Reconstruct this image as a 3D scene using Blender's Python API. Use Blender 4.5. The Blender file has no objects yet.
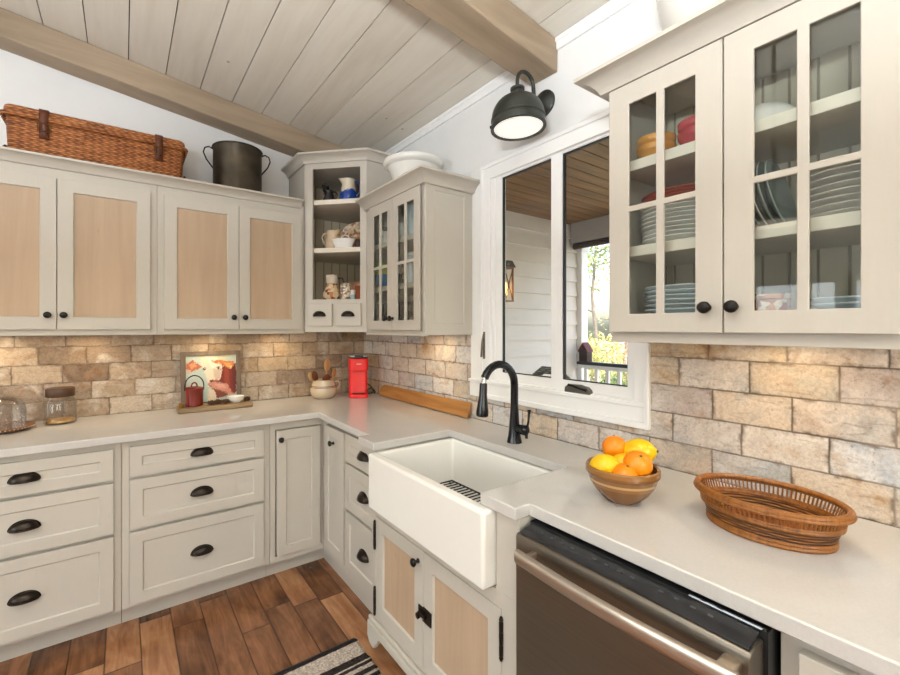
import bpy, bmesh, math, random
from mathutils import Vector, Matrix
R=random.Random(7)
C=bpy.context.scene.collection
PI=math.pi
S2=math.sqrt(.5)
H=.915            # worktop height
# ------------------------------------------------------------------ colour / materials
def lin(c):
    return tuple(((v/255)/12.92 if v/255<=.04045 else ((v/255+.055)/1.055)**2.4) for v in c)+(1,)
MATS={}
class NT:
    def __init__(s,name):
        m=bpy.data.materials.new(name); m.use_nodes=True; s.m=m; s.t=m.node_tree
        s.t.nodes.clear(); s.out=s.n('ShaderNodeOutputMaterial')
        s.b=s.n('ShaderNodeBsdfPrincipled'); s.l(s.b,0,s.out,0); MATS[name]=m
    def n(s,k,**kw):
        x=s.t.nodes.new(k)
        for a,b in kw.items(): setattr(x,a,b)
        return x
    def l(s,a,i,b,j): s.t.links.new(a.outputs[i],b.inputs[j])
    def put(s,node,j,v):
        if isinstance(v,tuple) and len(v)==2 and hasattr(v[0],'outputs'): s.l(v[0],v[1],node,j)
        elif hasattr(v,'outputs'): s.l(v,0,node,j)
        else: node.inputs[j].default_value=v
    def math(s,op,a,b=None,c=None):
        x=s.n('ShaderNodeMath',operation=op); s.put(x,0,a)
        if b is not None: s.put(x,1,b)
        if c is not None: s.put(x,2,c)
        return x
    def coord(s,scale=(1,1,1),out=3):
        tc=s.n('ShaderNodeTexCoord'); mp=s.n('ShaderNodeMapping'); s.l(tc,out,mp,0)
        mp.inputs[3].default_value=scale; return mp
    def sep(s,v): x=s.n('ShaderNodeSeparateXYZ'); s.put(x,0,v); return x
    def comb(s,a=0.,b=0.,c=0.):
        x=s.n('ShaderNodeCombineXYZ'); s.put(x,0,a); s.put(x,1,b); s.put(x,2,c); return x
    def noise(s,v,scale=5,detail=4,rough=.5,dist=0):
        x=s.n('ShaderNodeTexNoise'); s.put(x,0,v); x.inputs['Scale'].default_value=scale; x.inputs['Detail'].default_value=detail
        x.inputs['Roughness'].default_value=rough; x.inputs['Distortion'].default_value=dist; return x
    def white(s,v): x=s.n('ShaderNodeTexWhiteNoise',noise_dimensions='3D'); s.put(x,0,v); return x
    def ramp(s,f,stops,interp='LINEAR'):
        x=s.n('ShaderNodeValToRGB'); x.color_ramp.interpolation=interp
        e=x.color_ramp.elements
        while len(e)<len(stops): e.new(.5)
        for k,(p,c) in enumerate(stops):
            e[k].position=p; e[k].color=c if len(c)==4 else (*c,1)
        s.put(x,0,f); return x
    def mix(s,f,a,b,mode='MIX'):
        x=s.n('ShaderNodeMix',data_type='RGBA',blend_type=mode); s.put(x,0,f); s.put(x,6,a); s.put(x,7,b); return (x,2)
    def bump(s,h,strength=.3,dist=.01):
        x=s.n('ShaderNodeBump'); x.inputs['Strength'].default_value=strength; x.inputs['Distance'].default_value=dist
        s.put(x,'Height',h); s.l(x,0,s.b,'Normal'); return x
    def col(s,v): s.put(s.b,'Base Color',v)
    def set(s,rough=.5,metal=0,spec=.5,coat=0):
        s.b.inputs['Roughness'].default_value=rough; s.b.inputs['Metallic'].default_value=metal
        s.b.inputs['Specular IOR Level'].default_value=spec; s.b.inputs['Coat Weight'].default_value=coat
def var(c,k): return tuple(max(0,min(1,v*k)) for v in c[:3])+(1,)
def simple(name,c,rough=.5,metal=0,amt=.06,scale=8,bump=0,spec=.5,coat=0,stretch=(1,1,1)):
    """solid colour broken up by a little noise"""
    t=NT(name); c=lin(c); n=t.noise(t.coord(stretch),scale,4)
    t.col(t.ramp(n,[(.3,var(c,1-amt)),(.7,var(c,1+amt))])); t.set(rough,metal,spec,coat)
    if bump: t.bump(n,bump,.004)
    return t.m
def wood(name,dark,light,axis=2,scale=6,rough=.5,knots=True,stretch=14,bump=.05):
    t=NT(name); sc=[stretch]*3; sc[axis]=1.
    v=t.coord(tuple(sc)); n=t.noise(v,scale*.25,6,.6,.6)
    n2=t.noise(t.coord((1,1,1)),2.2,3)
    f=t.math('ADD',t.math('MULTIPLY',n,.7),t.math('MULTIPLY',n2,.3))
    base=t.ramp(f,[(.32,lin(dark)),(.68,lin(light))])
    if knots:
        vo=t.n('ShaderNodeTexVoronoi'); s2=[3.2]*3; s2[axis]=1.6; t.put(vo,0,t.coord(tuple(s2))); vo.inputs['Scale'].default_value=1.7
        k=t.ramp((vo,0),[(.0,(1,1,1)),(.035,(.8,.8,.8)),(.06,(0,0,0))])
        base=t.mix(t.math('MULTIPLY',k,.45),base,var(lin(dark),.45))
    t.col(base); t.set(rough)
    if bump: t.bump(n,bump,.004)
    return t.m
# paints
def paint(name,c,rough=.42):
    t=NT(name); c=lin(c); n=t.noise(t.coord((1,1,1)),3,3); f=t.noise(t.coord((60,60,4)),3,3)
    g=t.math('ADD',t.math('MULTIPLY',n,.6),t.math('MULTIPLY',f,.4))
    t.col(t.ramp(g,[(.35,var(c,.98)),(.65,var(c,1.015))])); t.set(rough); t.bump(f,.015,.002); return t.m
GREIGE=paint('greige_paint',(196,190,179))
INSIDE=paint('cabinet_inside_paint',(208,200,180),.5)
WHITE=simple('white_trim_paint',(241,241,240),.4,amt=.012)
WALL=simple('wall_paint',(231,231,230),.7,amt=.015)
PINE=wood('pale_pine_panel',(178,153,127),(195,170,143),2,5,.5)
SHELFW=simple('shelf_paint',(224,216,202),.45,amt=.02)
# quartz
t=NT('quartz'); v=t.coord(); n=t.noise(v,180,3,.6); n2=t.noise(v,2.2,5,.65,1.4)
f=t.math('ADD',t.math('MULTIPLY',n,.45),t.math('MULTIPLY',n2,.55))
t.col(t.ramp(f,[(.35,lin((197,194,189))),(.55,lin((203,200,196))),(.75,lin((208,206,202)))])); t.set(.09,0,.6); QUARTZ=t.m
SINKW=simple('fireclay',(238,236,230),.16,amt=.01)
BRONZE=simple('dark_bronze',(50,42,35),.3,.75,.25,30)
KNOBM=simple('oil_rubbed_knob',(34,30,28),.32,.5,.2,30)
BLACKM=simple('matte_black_metal',(28,30,35),.15,.5,.15,20,spec=.8)
STEELD=simple('black_stainless',(122,113,101),.33,.9,.06,3,stretch=(1,1,60))
STEELH=simple('warm_stainless',(200,188,174),.28,.95,.06,3,stretch=(1,1,40))
CHROME=simple('chrome',(200,200,200),.12,1,.02)
DARKG=simple('dark_gloss',(40,40,42),.15,.1,.1)
BLACKP=simple('black_rubber',(22,22,23),.5,0,.1)
RED=simple('red_plastic',(238,32,34),.3,amt=.03,coat=.15)
CREAMC=simple('cream_ceramic',(206,184,154),.3,amt=.07,scale=25)
WHITEC=simple('white_ceramic',(232,230,224),.2,amt=.015)
COPPER=simple('tarnished_copper',(76,68,56),.42,.7,.4,9)
GALV=simple('bronze_green_lamp',(62,64,60),.42,.55,.22,14)
LEATHER=simple('brown_leather',(92,44,20),.5,0,.25,30,.2)
# wicker
def wicker(name,dark,light,su=90,sv=60,diag=False):
    t=NT(name); tc=t.n('ShaderNodeTexCoord'); q=t.sep((tc,3))
    u=t.math('ADD',(q,0),(q,1)) if not diag else t.math('MULTIPLY',t.math('ARCTAN2',(q,1),(q,0)),.16)
    z=(q,2)
    row=t.math('FLOOR',t.math('MULTIPLY',z,sv)); 
    ph=t.math('ADD',t.math('MULTIPLY',u,su),t.math('MULTIPLY',t.math('MODULO',row,2.),PI))
    a=t.math('MULTIPLY_ADD',t.math('SINE',ph),.5,.5)
    fz=t.math('FRACT',t.math('MULTIPLY',z,sv)); b=t.math('SINE',t.math('MULTIPLY',fz,PI))
    h=t.math('MULTIPLY',t.math('MULTIPLY_ADD',a,.6,.4),b)
    n=t.noise(t.coord((1,1,1)),14,4); m=t.math('ADD',t.math('MULTIPLY',h,.55),t.math('MULTIPLY',n,.45))
    t.col(t.ramp(m,[(.15,lin(tuple(c*.45 for c in dark))),(.42,lin(dark)),(.75,lin(light))])); t.set(.5); t.bump(h,.9,.006); return t.m
t=NT('willow_wicker'); tc=t.n('ShaderNodeTexCoord'); q=t.sep((tc,3)); u=t.math('ADD',(q,0),(q,1)); z=(q,2)
row=t.math('FLOOR',t.math('MULTIPLY',z,105.)); fz=t.math('SINE',t.math('MULTIPLY',t.math('FRACT',t.math('MULTIPLY',z,105.)),PI))
a=t.math('MULTIPLY_ADD',t.math('SINE',t.math('ADD',t.math('MULTIPLY',u,190.),t.math('MULTIPLY',t.math('MODULO',row,2.),2.2))),.5,.5)
rw=t.white(t.comb(row,t.math('FLOOR',t.math('MULTIPLY',u,14.)),1.)); n=t.noise(t.coord((1,1,1)),11,4)
h=t.math('MULTIPLY',t.math('MULTIPLY_ADD',a,.55,.45),t.math('MULTIPLY_ADD',fz,.6,.4))
m_=t.math('ADD',t.math('ADD',t.math('MULTIPLY',h,.5),t.math('MULTIPLY',n,.3)),t.math('MULTIPLY',(rw,0),.22))
t.col(t.ramp(m_,[(.25,lin((72,34,16))),(.45,lin((134,76,36))),(.62,lin((176,108,56))),(.82,lin((200,136,84)))])); t.set(.5); t.bump(h,.9,.006); WICK=t.m
WICK2=wicker('rattan_wicker',(100,56,16),(166,104,42),70,150,True)
RATTAN=wood('rattan_band',(112,64,18),(168,106,42),2,30,.4,False)
DKWOOD=wood('dark_wood',(54,36,22),(92,60,36),0,8,.45,False)
BOARD=wood('honey_wood',(140,88,40),(196,142,80),1,7,.4)
TRAYW=wood('weathered_wood',(120,96,70),(166,138,104),0,7,.6)
GREYW=wood('grey_barn_wood',(98,84,70),(134,118,102),2,8,.6)
SPOON=wood('spoon_wood',(170,126,80),(206,164,112),2,10,.5,False)
SPOOND=wood('walnut_spoon',(84,44,22),(130,74,38),2,10,.5,False)
BEAMW=wood('beam_wood',(140,122,100),(175,155,130),0,5,.6,True,10)
# ceiling boards
t=NT('ceiling_boards'); tc=t.n('ShaderNodeTexCoord'); q=t.sep((tc,3))
cell=t.math('FLOOR',t.math('DIVIDE',t.math('ADD',(q,0),.125),.1755)); w=t.white(t.comb(cell,3.,1.))
v=t.coord((9,.9,9)); n=t.noise(v,2.4,6,.6,.5); n2=t.noise(t.coord((1,1,1)),1.3,3)
g=t.math('ADD',t.math('ADD',t.math('MULTIPLY',n,.45),t.math('MULTIPLY',n2,.3)),t.math('MULTIPLY',(w,0),.25))
base=t.ramp(g,[(.25,lin((203,194,178))),(.5,lin((219,212,199))),(.75,lin((227,223,212)))])
vo=t.n('ShaderNodeTexVoronoi'); t.put(vo,0,t.coord((3.4,2.6,1))); vo.inputs['Scale'].default_value=1.9
k=t.ramp((vo,0),[(0,(1,1,1)),(.04,(.7,.7,.7)),(.062,(0,0,0))]); base=t.mix(t.math('MULTIPLY',k,.7),base,lin((122,92,66)))
t.col(base); t.set(.6); t.bump(n,.08,.004); CEILM=t.m
GAPM=simple('dark_gap',(62,48,38),.9)
# floor boards
t=NT('floor_boards'); tc=t.n('ShaderNodeTexCoord'); q=t.sep((tc,3))
u=t.math('DIVIDE',t.math('ADD',(q,0),.6),.127); row=t.math('FLOOR',u); fu=t.math('FRACT',u)
rw=t.white(t.comb(row,0.,5.)); L=t.math('ADD',t.math('DIVIDE',(q,1),.78),t.math('MULTIPLY',(rw,0),7.3)); colm=t.math('FLOOR',L); fl=t.math('FRACT',L)
cw=t.white(t.comb(row,colm,2.))
off=t.comb(t.math('MULTIPLY',(cw,0),9.),t.math('MULTIPLY',(rw,0),5.),colm)
va=t.n('ShaderNodeVectorMath',operation='ADD'); t.put(va,0,t.coord((9,1.1,1))); t.put(va,1,off)
n=t.noise((va,0),2.6,6,.62,.9)
vb=t.n('ShaderNodeVectorMath',operation='ADD'); t.put(vb,0,t.coord((1.6,1,1))); t.put(vb,1,off); n2=t.noise((vb,0),3.2,4,.55,.6)
g=t.math('ADD',t.math('ADD',t.math('MULTIPLY',n,.42),t.math('MULTIPLY',n2,.46)),t.math('MULTIPLY',t.math('SUBTRACT',(cw,0),.5),.26))
g=t.math('ADD',g,.06)
base=t.ramp(g,[(.31,lin((70,42,26))),(.43,lin((116,75,48))),(.55,lin((154,105,70))),(.68,lin((188,138,98)))])
du=t.math('MULTIPLY',t.math('MINIMUM',fu,t.math('SUBTRACT',1.,fu)),.127); dl=t.math('MULTIPLY',t.math('MINIMUM',fl,t.math('SUBTRACT',1.,fl)),.78)
d=t.math('MINIMUM',du,dl); gm=t.ramp(d,[(.0012,(0,0,0)),(.004,(1,1,1))])
t.col(t.mix(gm,lin((48,26,14)),base)); t.set(.27,0,.5)
hh=t.math('ADD',t.math('MULTIPLY',gm,.8),t.math('MULTIPLY',n2,.6)); t.bump(hh,.35,.004); FLOORM=t.m
# backsplash bricks
t=NT('brick_tile'); tc=t.n('ShaderNodeTexCoord'); q=t.sep((tc,3)); wob=t.noise((tc,3),16,3); wb=t.math('MULTIPLY',t.math('SUBTRACT',wob,.5),.004)
u=t.math('ADD',t.math('ADD',(q,0),(q,1)),wb); z=t.math('ADD',t.math('SUBTRACT',(q,2),.914),wb)
vz=t.math('DIVIDE',z,.0965); row=t.math('FLOOR',vz); fv=t.math('FRACT',vz)
rw=t.white(t.comb(row,0.,3.))
uu=t.math('ADD',t.math('DIVIDE',u,.2),t.math('ADD',t.math('MULTIPLY',t.math('MODULO',row,2.),.5),t.math('MULTIPLY',(rw,0),.25)))
cm=t.math('FLOOR',uu); fu=t.math('FRACT',uu); cw=t.white(t.comb(row,cm,8.)); cw2=t.white(t.comb(cm,row,4.))
d=t.math('MINIMUM',t.math('MULTIPLY',t.math('MINIMUM',fu,t.math('SUBTRACT',1.,fu)),.2),t.math('MULTIPLY',t.math('MINIMUM',fv,t.math('SUBTRACT',1.,fv)),.0965))
gm=t.ramp(d,[(.0006,(0,0,0)),(.0022,(1,1,1))])
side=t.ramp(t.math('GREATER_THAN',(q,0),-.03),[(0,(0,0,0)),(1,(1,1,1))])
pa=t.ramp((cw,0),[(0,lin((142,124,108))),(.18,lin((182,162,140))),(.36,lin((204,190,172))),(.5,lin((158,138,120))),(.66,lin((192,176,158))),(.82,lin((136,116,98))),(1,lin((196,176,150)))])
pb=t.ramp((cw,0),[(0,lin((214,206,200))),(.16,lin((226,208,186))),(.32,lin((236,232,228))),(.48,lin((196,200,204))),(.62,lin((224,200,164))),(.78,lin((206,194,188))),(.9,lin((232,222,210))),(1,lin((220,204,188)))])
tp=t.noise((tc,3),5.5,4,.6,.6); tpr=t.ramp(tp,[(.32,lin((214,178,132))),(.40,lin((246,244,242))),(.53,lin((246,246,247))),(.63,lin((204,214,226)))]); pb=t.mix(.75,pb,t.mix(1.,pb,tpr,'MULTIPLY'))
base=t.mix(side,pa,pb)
va=t.n('ShaderNodeVectorMath',operation='ADD'); t.put(va,0,(tc,3)); t.put(va,1,t.comb(t.math('MULTIPLY',(cw,0),3.),t.math('MULTIPLY',(cw2,0),3.),0.))
st=t.noise((va,0),9,6,.62,.8); sf=t.ramp(st,[(.5,(0,0,0)),(.68,(1,1,1))])
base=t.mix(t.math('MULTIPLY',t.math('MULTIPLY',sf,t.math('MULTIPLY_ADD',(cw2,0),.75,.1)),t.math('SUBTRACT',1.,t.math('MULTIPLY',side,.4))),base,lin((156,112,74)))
ws=t.noise((va,0),6,5,.6,.4); wf=t.ramp(ws,[(.52,(0,0,0)),(.7,(1,1,1))]); base=t.mix(t.math('MULTIPLY',wf,.7),base,lin((226,220,212)))
vs=t.n('ShaderNodeVectorMath',operation='MULTIPLY'); t.put(vs,0,(va,0)); vs.inputs[1].default_value=(5,5,26); sk_=t.ramp(t.noise((vs,0),1.6,5,.65,.8),[(.56,(0,0,0)),(.66,(1,1,1))]); base=t.mix(t.math('MULTIPLY',sk_,.38),base,lin((124,102,86)))
sp=t.noise((tc,3),70,4,.7); spf=t.ramp(sp,[(.6,(0,0,0)),(.72,(1,1,1))]); base=t.mix(t.math('MULTIPLY',spf,.5),base,lin((104,82,64)))
ed=t.ramp(d,[(.002,(1,1,1)),(.012,(0,0,0))]); en=t.ramp(t.noise((va,0),24,4,.6),[(.48,(0,0,0)),(.64,(1,1,1))])
base=t.mix(t.math('MULTIPLY',t.math('MULTIPLY',ed,en),.85),base,lin((104,78,58)))
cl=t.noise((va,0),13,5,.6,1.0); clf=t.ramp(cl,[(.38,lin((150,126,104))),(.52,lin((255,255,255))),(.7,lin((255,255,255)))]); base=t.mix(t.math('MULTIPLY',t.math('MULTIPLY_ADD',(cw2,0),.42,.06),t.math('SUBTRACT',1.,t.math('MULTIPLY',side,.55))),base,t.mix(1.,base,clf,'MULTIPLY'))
fn=t.noise((tc,3),130,3,.7); fnf=t.ramp(fn,[(.35,lin((206,200,194))),(.6,lin((255,255,255)))]); base=t.mix(.55,base,t.mix(1.,base,fnf,'MULTIPLY'))
gs=t.noise((tc,3),7,4); gcol=t.ramp(gs,[(.4,lin((92,76,64))),(.64,lin((150,136,122)))])
t.col(t.mix(gm,gcol,base)); t.set(.6,0,.3)
t.bump(t.math('ADD',t.math('MULTIPLY',gm,.8),t.math('MULTIPLY',sp,.35)),.45,.004); BRICK=t.m
# beadboard inside the cabinets
t=NT('beadboard'); tc=t.n('ShaderNodeTexCoord'); q=t.sep((tc,3)); u=t.math('FRACT',t.math('DIVIDE',t.math('SUBTRACT',(q,0),(q,1)),.062))
d=t.math('ABSOLUTE',t.math('SUBTRACT',u,.5)); g=t.ramp(d,[(.03,(0,0,0)),(.07,(1,1,1))])
t.col(t.mix(g,lin((146,134,110)),lin((214,204,180)))); t.set(.5); t.bump(g,.5,.004); BEAD=t.m
# rug
t=NT('woven_rug'); tc=t.n('ShaderNodeTexCoord'); q=t.sep((tc,3)); y=t.math('MULTIPLY',(q,1),-1.)
fy=t.math('FRACT',t.math('DIVIDE',y,.34))
pal=[(0,lin((38,34,34))),(.055,lin((220,208,196))),(.30,lin((40,36,36))),(.40,lin((214,204,192))),(.425,lin((42,38,38))),(.47,lin((216,204,192))),(.53,lin((40,36,36))),(.60,lin((206,196,184))),(.64,lin((40,36,36))),(.70,lin((216,204,192))),(.92,lin((44,40,40)))]
cr=t.ramp(fy,pal,'CONSTANT'); kn=t.n('ShaderNodeTexVoronoi'); t.put(kn,0,t.coord((110,110,20))); kn.inputs['Scale'].default_value=1
kf=t.ramp((kn,0),[(.2,(1,1,1)),(.85,(.6,.57,.55))]); wv=t.white(t.comb(t.math('FLOOR',t.math('MULTIPLY',(q,0),120.)),t.math('FLOOR',t.math('MULTIPLY',(q,1),120.)),0.))
c2=t.mix(1.,cr,kf,'MULTIPLY'); c3=t.mix(t.math('MULTIPLY',(wv,0),.3),c2,lin((96,84,76)))
t.col(c3); t.set(.95,0,.1); t.bump(t.math('SUBTRACT',1.,(kn,0)),.9,.006); RUGM=t.m
RUGE=simple('black_rug_binding',(34,30,30),.95,amt=.3,scale=90,bump=.5)
# glass
def glass(name,tint=(1,1,1),refl=1.0,base=.04):
    m=bpy.data.materials.new(name); m.use_nodes=True; tr=m.node_tree; tr.nodes.clear(); MATS[name]=m
    o=tr.nodes.new('ShaderNodeOutputMaterial'); mx=tr.nodes.new('ShaderNodeMixShader'); a=tr.nodes.new('ShaderNodeBsdfTransparent'); b=tr.nodes.new('ShaderNodeBsdfGlossy'); fr=tr.nodes.new('ShaderNodeLayerWeight')
    fr.inputs[0].default_value=.25; a.inputs[0].default_value=(*tint,1); b.inputs['Roughness'].default_value=.02
    ml=tr.nodes.new('ShaderNodeMath'); ml.operation='MULTIPLY_ADD'; ml.inputs[1].default_value=refl; ml.inputs[2].default_value=base
    tr.links.new(fr.outputs['Fresnel'],ml.inputs[0]); tr.links.new(ml.outputs[0],mx.inputs[0]); tr.links.new(a.outputs[0],mx.inputs[1]); tr.links.new(b.outputs[0],mx.inputs[2]); tr.links.new(mx.outputs[0],o.inputs[0]); return m
PANE=glass('window_glass',(.97,.98,.97),.3,.0); CABG=glass('cabinet_glass',(.95,.97,.96),.32,.025); JARG=glass('jar_glass',(.99,.99,.985),.4,.025)
def emit(name,c,s):
    m=bpy.data.materials.new(name); m.use_nodes=True; tr=m.node_tree; b=tr.nodes['Principled BSDF']; b.inputs['Base Color'].default_value=lin(c)
    b.inputs['Emission Color'].default_value=lin(c); b.inputs['Emission Strength'].default_value=s; MATS[name]=m; return m
LAMPG=emit('lit_diffuser',(255,252,246),.4); BULB=emit('lit_bulb',(255,190,110),5.)
# outside
SIDING=simple('porch_siding_paint',(214,208,203),.6,amt=.03)
PORCHC=wood('porch_ceiling_wood',(94,62,28),(150,106,56),0,6,.5,True,10)
PORCHF=wood('porch_deck',(120,110,100),(150,140,128),0,6,.7,False)
NAVY=simple('dark_rail_cap',(44,46,54),.4); MAROON=simple('maroon_roof',(96,30,34),.6,amt=.2); BROWNB=simple('birdhouse_brown',(60,42,38),.7,amt=.2)
SHADEM=simple('rolled_shade_brown',(58,40,34),.7,amt=.2)
BARK=simple('tree_bark',(128,118,108),.9,amt=.3,scale=20)
def leaf(name,a,b):
    t=NT(name); n=t.noise(t.coord(),1.6,3); t.col(t.ramp(n,[(.35,lin(a)),(.65,lin(b))])); t.set(.6); return t.m
LEAF1=leaf('pale_leaves',(104,124,64),(156,172,106)); LEAF2=leaf('yellow_leaves',(176,172,92),(214,210,150)); LEAF3=leaf('green_leaves',(70,96,50),(130,150,80)); LEAF4=leaf('pink_leaves',(190,140,120),(214,176,150))
GRASS=leaf('lawn',(150,148,124),(176,172,150)); WICKG=wicker('grey_wicker',(96,92,86),(150,146,138),120,90)
def glaze(name,c1,c2,zc,soft=.003,rough=.25,jag=.012):
    """two glazes meeting at local height zc"""
    t=NT(name); tc=t.n('ShaderNodeTexCoord'); q=t.sep((tc,3)); n=t.noise((tc,3),35,3)
    z=t.math('ADD',(q,2),t.math('MULTIPLY',t.math('SUBTRACT',n,.5),jag)); f=t.math('GREATER_THAN',z,zc)
    t.col(t.mix(f,lin(c1),lin(c2))); t.set(rough); return t.m
def mottled(name,cols,scale=40,rough=.3):
    t=NT(name); vo=t.n('ShaderNodeTexVoronoi'); tc=t.n('ShaderNodeTexCoord'); t.put(vo,0,(tc,3)); vo.inputs['Scale'].default_value=scale
    w=t.white((vo,1)); t.col(t.ramp((w,0),[(k/len(cols),lin(c)) for k,c in enumerate(cols)],'CONSTANT')); t.set(rough); return t.m
# ------------------------------------------------------------------ mesh builder
class Fr:
    """u to the right along a face, n out of it, z up"""
    def __init__(s,O,U,N): s.O=Vector(O); s.U=Vector(U); s.N=Vector(N)
    def __call__(s,p): return s.O+s.U*p[0]+s.N*p[1]+Vector((0,0,p[2]))
class MB:
    def __init__(s,F=None): s.v=[]; s.f=[]; s.mi=[]; s.F=F; s.cur=0
    def P(s,p):
        q=s.F(p) if s.F else Vector(p); s.v.append(q); return len(s.v)-1
    def face(s,ids): s.f.append(tuple(ids)); s.mi.append(s.cur)
    def box(s,a0,a1,b0,b1,c0,c1):
        i=[s.P((x,y,z)) for z in (c0,c1) for y in (b0,b1) for x in (a0,a1)]
        for q in ((0,2,3,1),(4,5,7,6),(0,1,5,4),(2,6,7,3),(0,4,6,2),(1,3,7,5)): s.face([i[k] for k in q])
        return s
    def mbox(s,M,hx,hy,hz):
        i=[s.P(M@Vector((x,y,z))) for z in (-hz,hz) for y in (-hy,hy) for x in (-hx,hx)]
        for q in ((0,2,3,1),(4,5,7,6),(0,1,5,4),(2,6,7,3),(0,4,6,2),(1,3,7,5)): s.face([i[k] for k in q])
        return s
    def lathe(s,prof,c=(0,0,0),seg=32,M=None,sx=1,sy=1,close=True):
        c=Vector(c); rings=[]
        for r,z in prof:
            ring=[]
            if r<1e-5:
                p=Vector((0,0,z)); ring=[s.P(c+(M@p if M else p))]*seg
            else:
                for k in range(seg):
                    a=2*PI*k/seg; p=Vector((r*math.cos(a)*sx,r*math.sin(a)*sy,z)); ring.append(s.P(c+(M@p if M else p)))
            rings.append(ring)
        for a,b in zip(rings,rings[1:]):
            for k in range(seg):
                l=(k+1)%seg; ids=[]
                for x in (a[k],a[l],b[l],b[k]):
                    if x not in ids: ids.append(x)
                if len(ids)>2: s.face(ids)
        if close:
            if prof[0][0]>1e-5: s.face(list(reversed(rings[0])))
            if prof[-1][0]>1e-5: s.face(rings[-1])
        return s
    def tube(s,pts,r,seg=10,closed=False,flat=1.0):
        pts=[Vector(p) for p in pts]; n=len(pts); rs=r if isinstance(r,(list,tuple)) else [r]*n
        up=Vector((0,0,1)); rings=[]; prev=None
        for k in range(n):
            a=pts[(k-1)%n] if (closed or k>0) else pts[k]; b=pts[(k+1)%n] if (closed or k<n-1) else pts[k]
            d=(b-a).normalized()
            if prev is None:
                x=d.cross(up)
                if x.length<.05: x=d.cross(Vector((1,0,0)))
                x.normalize()
            else:
                x=prev-d*prev.dot(d); x.normalize()
            prev=x; y=d.cross(x)
            rings.append([s.P(pts[k]+x*math.cos(2*PI*j/seg)*rs[k]+y*math.sin(2*PI*j/seg)*rs[k]*flat) for j in range(seg)])
        m=n if closed else n-1
        for k in range(m):
            A=rings[k]; B=rings[(k+1)%n]
            for j in range(seg): l=(j+1)%seg; s.face((A[j],A[l],B[l],B[j]))
        if not closed: s.face(list(reversed(rings[0]))); s.face(rings[-1])
        return s
    def grid(s,us,zs,holes,n0,n1):
        """plate with rectangular holes; cells (i,j) in holes are left out"""
        nu,nz=len(us)-1,len(zs)-1; ids={}
        def g(i,j,k):
            if (i,j,k) not in ids: ids[(i,j,k)]=s.P((us[i],(n0,n1)[k],zs[j]))
            return ids[(i,j,k)]
        sol=lambda i,j:0<=i<nu and 0<=j<nz and (i,j) not in holes
        for i in range(nu):
            for j in range(nz):
                if not sol(i,j): continue
                s.face((g(i,j,1),g(i+1,j,1),g(i+1,j+1,1),g(i,j+1,1))); s.face((g(i,j,0),g(i,j+1,0),g(i+1,j+1,0),g(i+1,j,0)))
                if not sol(i-1,j): s.face((g(i,j,0),g(i,j,1),g(i,j+1,1),g(i,j+1,0)))
                if not sol(i+1,j): s.face((g(i+1,j,1),g(i+1,j,0),g(i+1,j+1,0),g(i+1,j+1,1)))
                if not sol(i,j-1): s.face((g(i,j,1),g(i,j,0),g(i+1,j,0),g(i+1,j,1)))
                if not sol(i,j+1): s.face((g(i,j+1,0),g(i,j+1,1),g(i+1,j+1,1),g(i+1,j+1,0)))
        return s
    def shaker(s,u0,u1,z0,z1,n0,n1,w,rec=.008,panel=True,slope=.004):
        o=[s.P(p) for p in ((u0,n1,z0),(u1,n1,z0),(u1,n1,z1),(u0,n1,z1))]; bk=[s.P(p) for p in ((u0,n0,z0),(u1,n0,z0),(u1,n0,z1),(u0,n0,z1))]
        a=[s.P(p) for p in ((u0+w,n1,z0+w),(u1-w,n1,z0+w),(u1-w,n1,z1-w),(u0+w,n1,z1-w))]
        k=w+slope; d=[s.P(p) for p in ((u0+k,n1-rec,z0+k),(u1-k,n1-rec,z0+k),(u1-k,n1-rec,z1-k),(u0+k,n1-rec,z1-k))]
        for i in range(4):
            j=(i+1)%4; s.face((o[i],o[j],a[j],a[i])); s.face((a[i],a[j],d[j],d[i])); s.face((bk[i],bk[j],o[j],o[i]))
        s.face(d); s.face(list(reversed(bk))); return s
    def sweep(s,prof,path,closed_prof=True,caps=True):
        """prof: (out,z) points; path: list of (x,y) walked with 'out' on the right-hand side, mitred"""
        n=len(path); P=[Vector((p[0],p[1],0)) for p in path]; offs=[]
        for k in range(n):
            ds=[]
            if k>0: ds.append((P[k]-P[k-1]).normalized())
            if k<n-1: ds.append((P[k+1]-P[k]).normalized())
            ns=[Vector((d.y,-d.x,0)) for d in ds]
            if len(ns)==2:
                m=(ns[0]+ns[1]).normalized(); m=m/max(.2,m.dot(ns[0]))
            else: m=ns[0]
            offs.append(m)
        rings=[[s.P(P[k]+offs[k]*o+Vector((0,0,z))) for o,z in prof] for k in range(n)]
        L=len(prof)
        for A,B in zip(rings,rings[1:]):
            for j in range(L): l=(j+1)%L; s.face((A[j],B[j],B[l],A[l]))
        if caps: s.face(rings[0]); s.face(list(reversed(rings[-1])))
        return s
    def extrude(s,poly,f0,f1):
        """poly points fed to f0(p), f1(p) giving the two end positions"""
        a=[s.P(f0(p)) for p in poly]; b=[s.P(f1(p)) for p in poly]; n=len(poly)
        s.face(list(reversed(a))); s.face(b)
        for i in range(n): j=(i+1)%n; s.face((a[i],a[j],b[j],b[i]))
        return s
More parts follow.
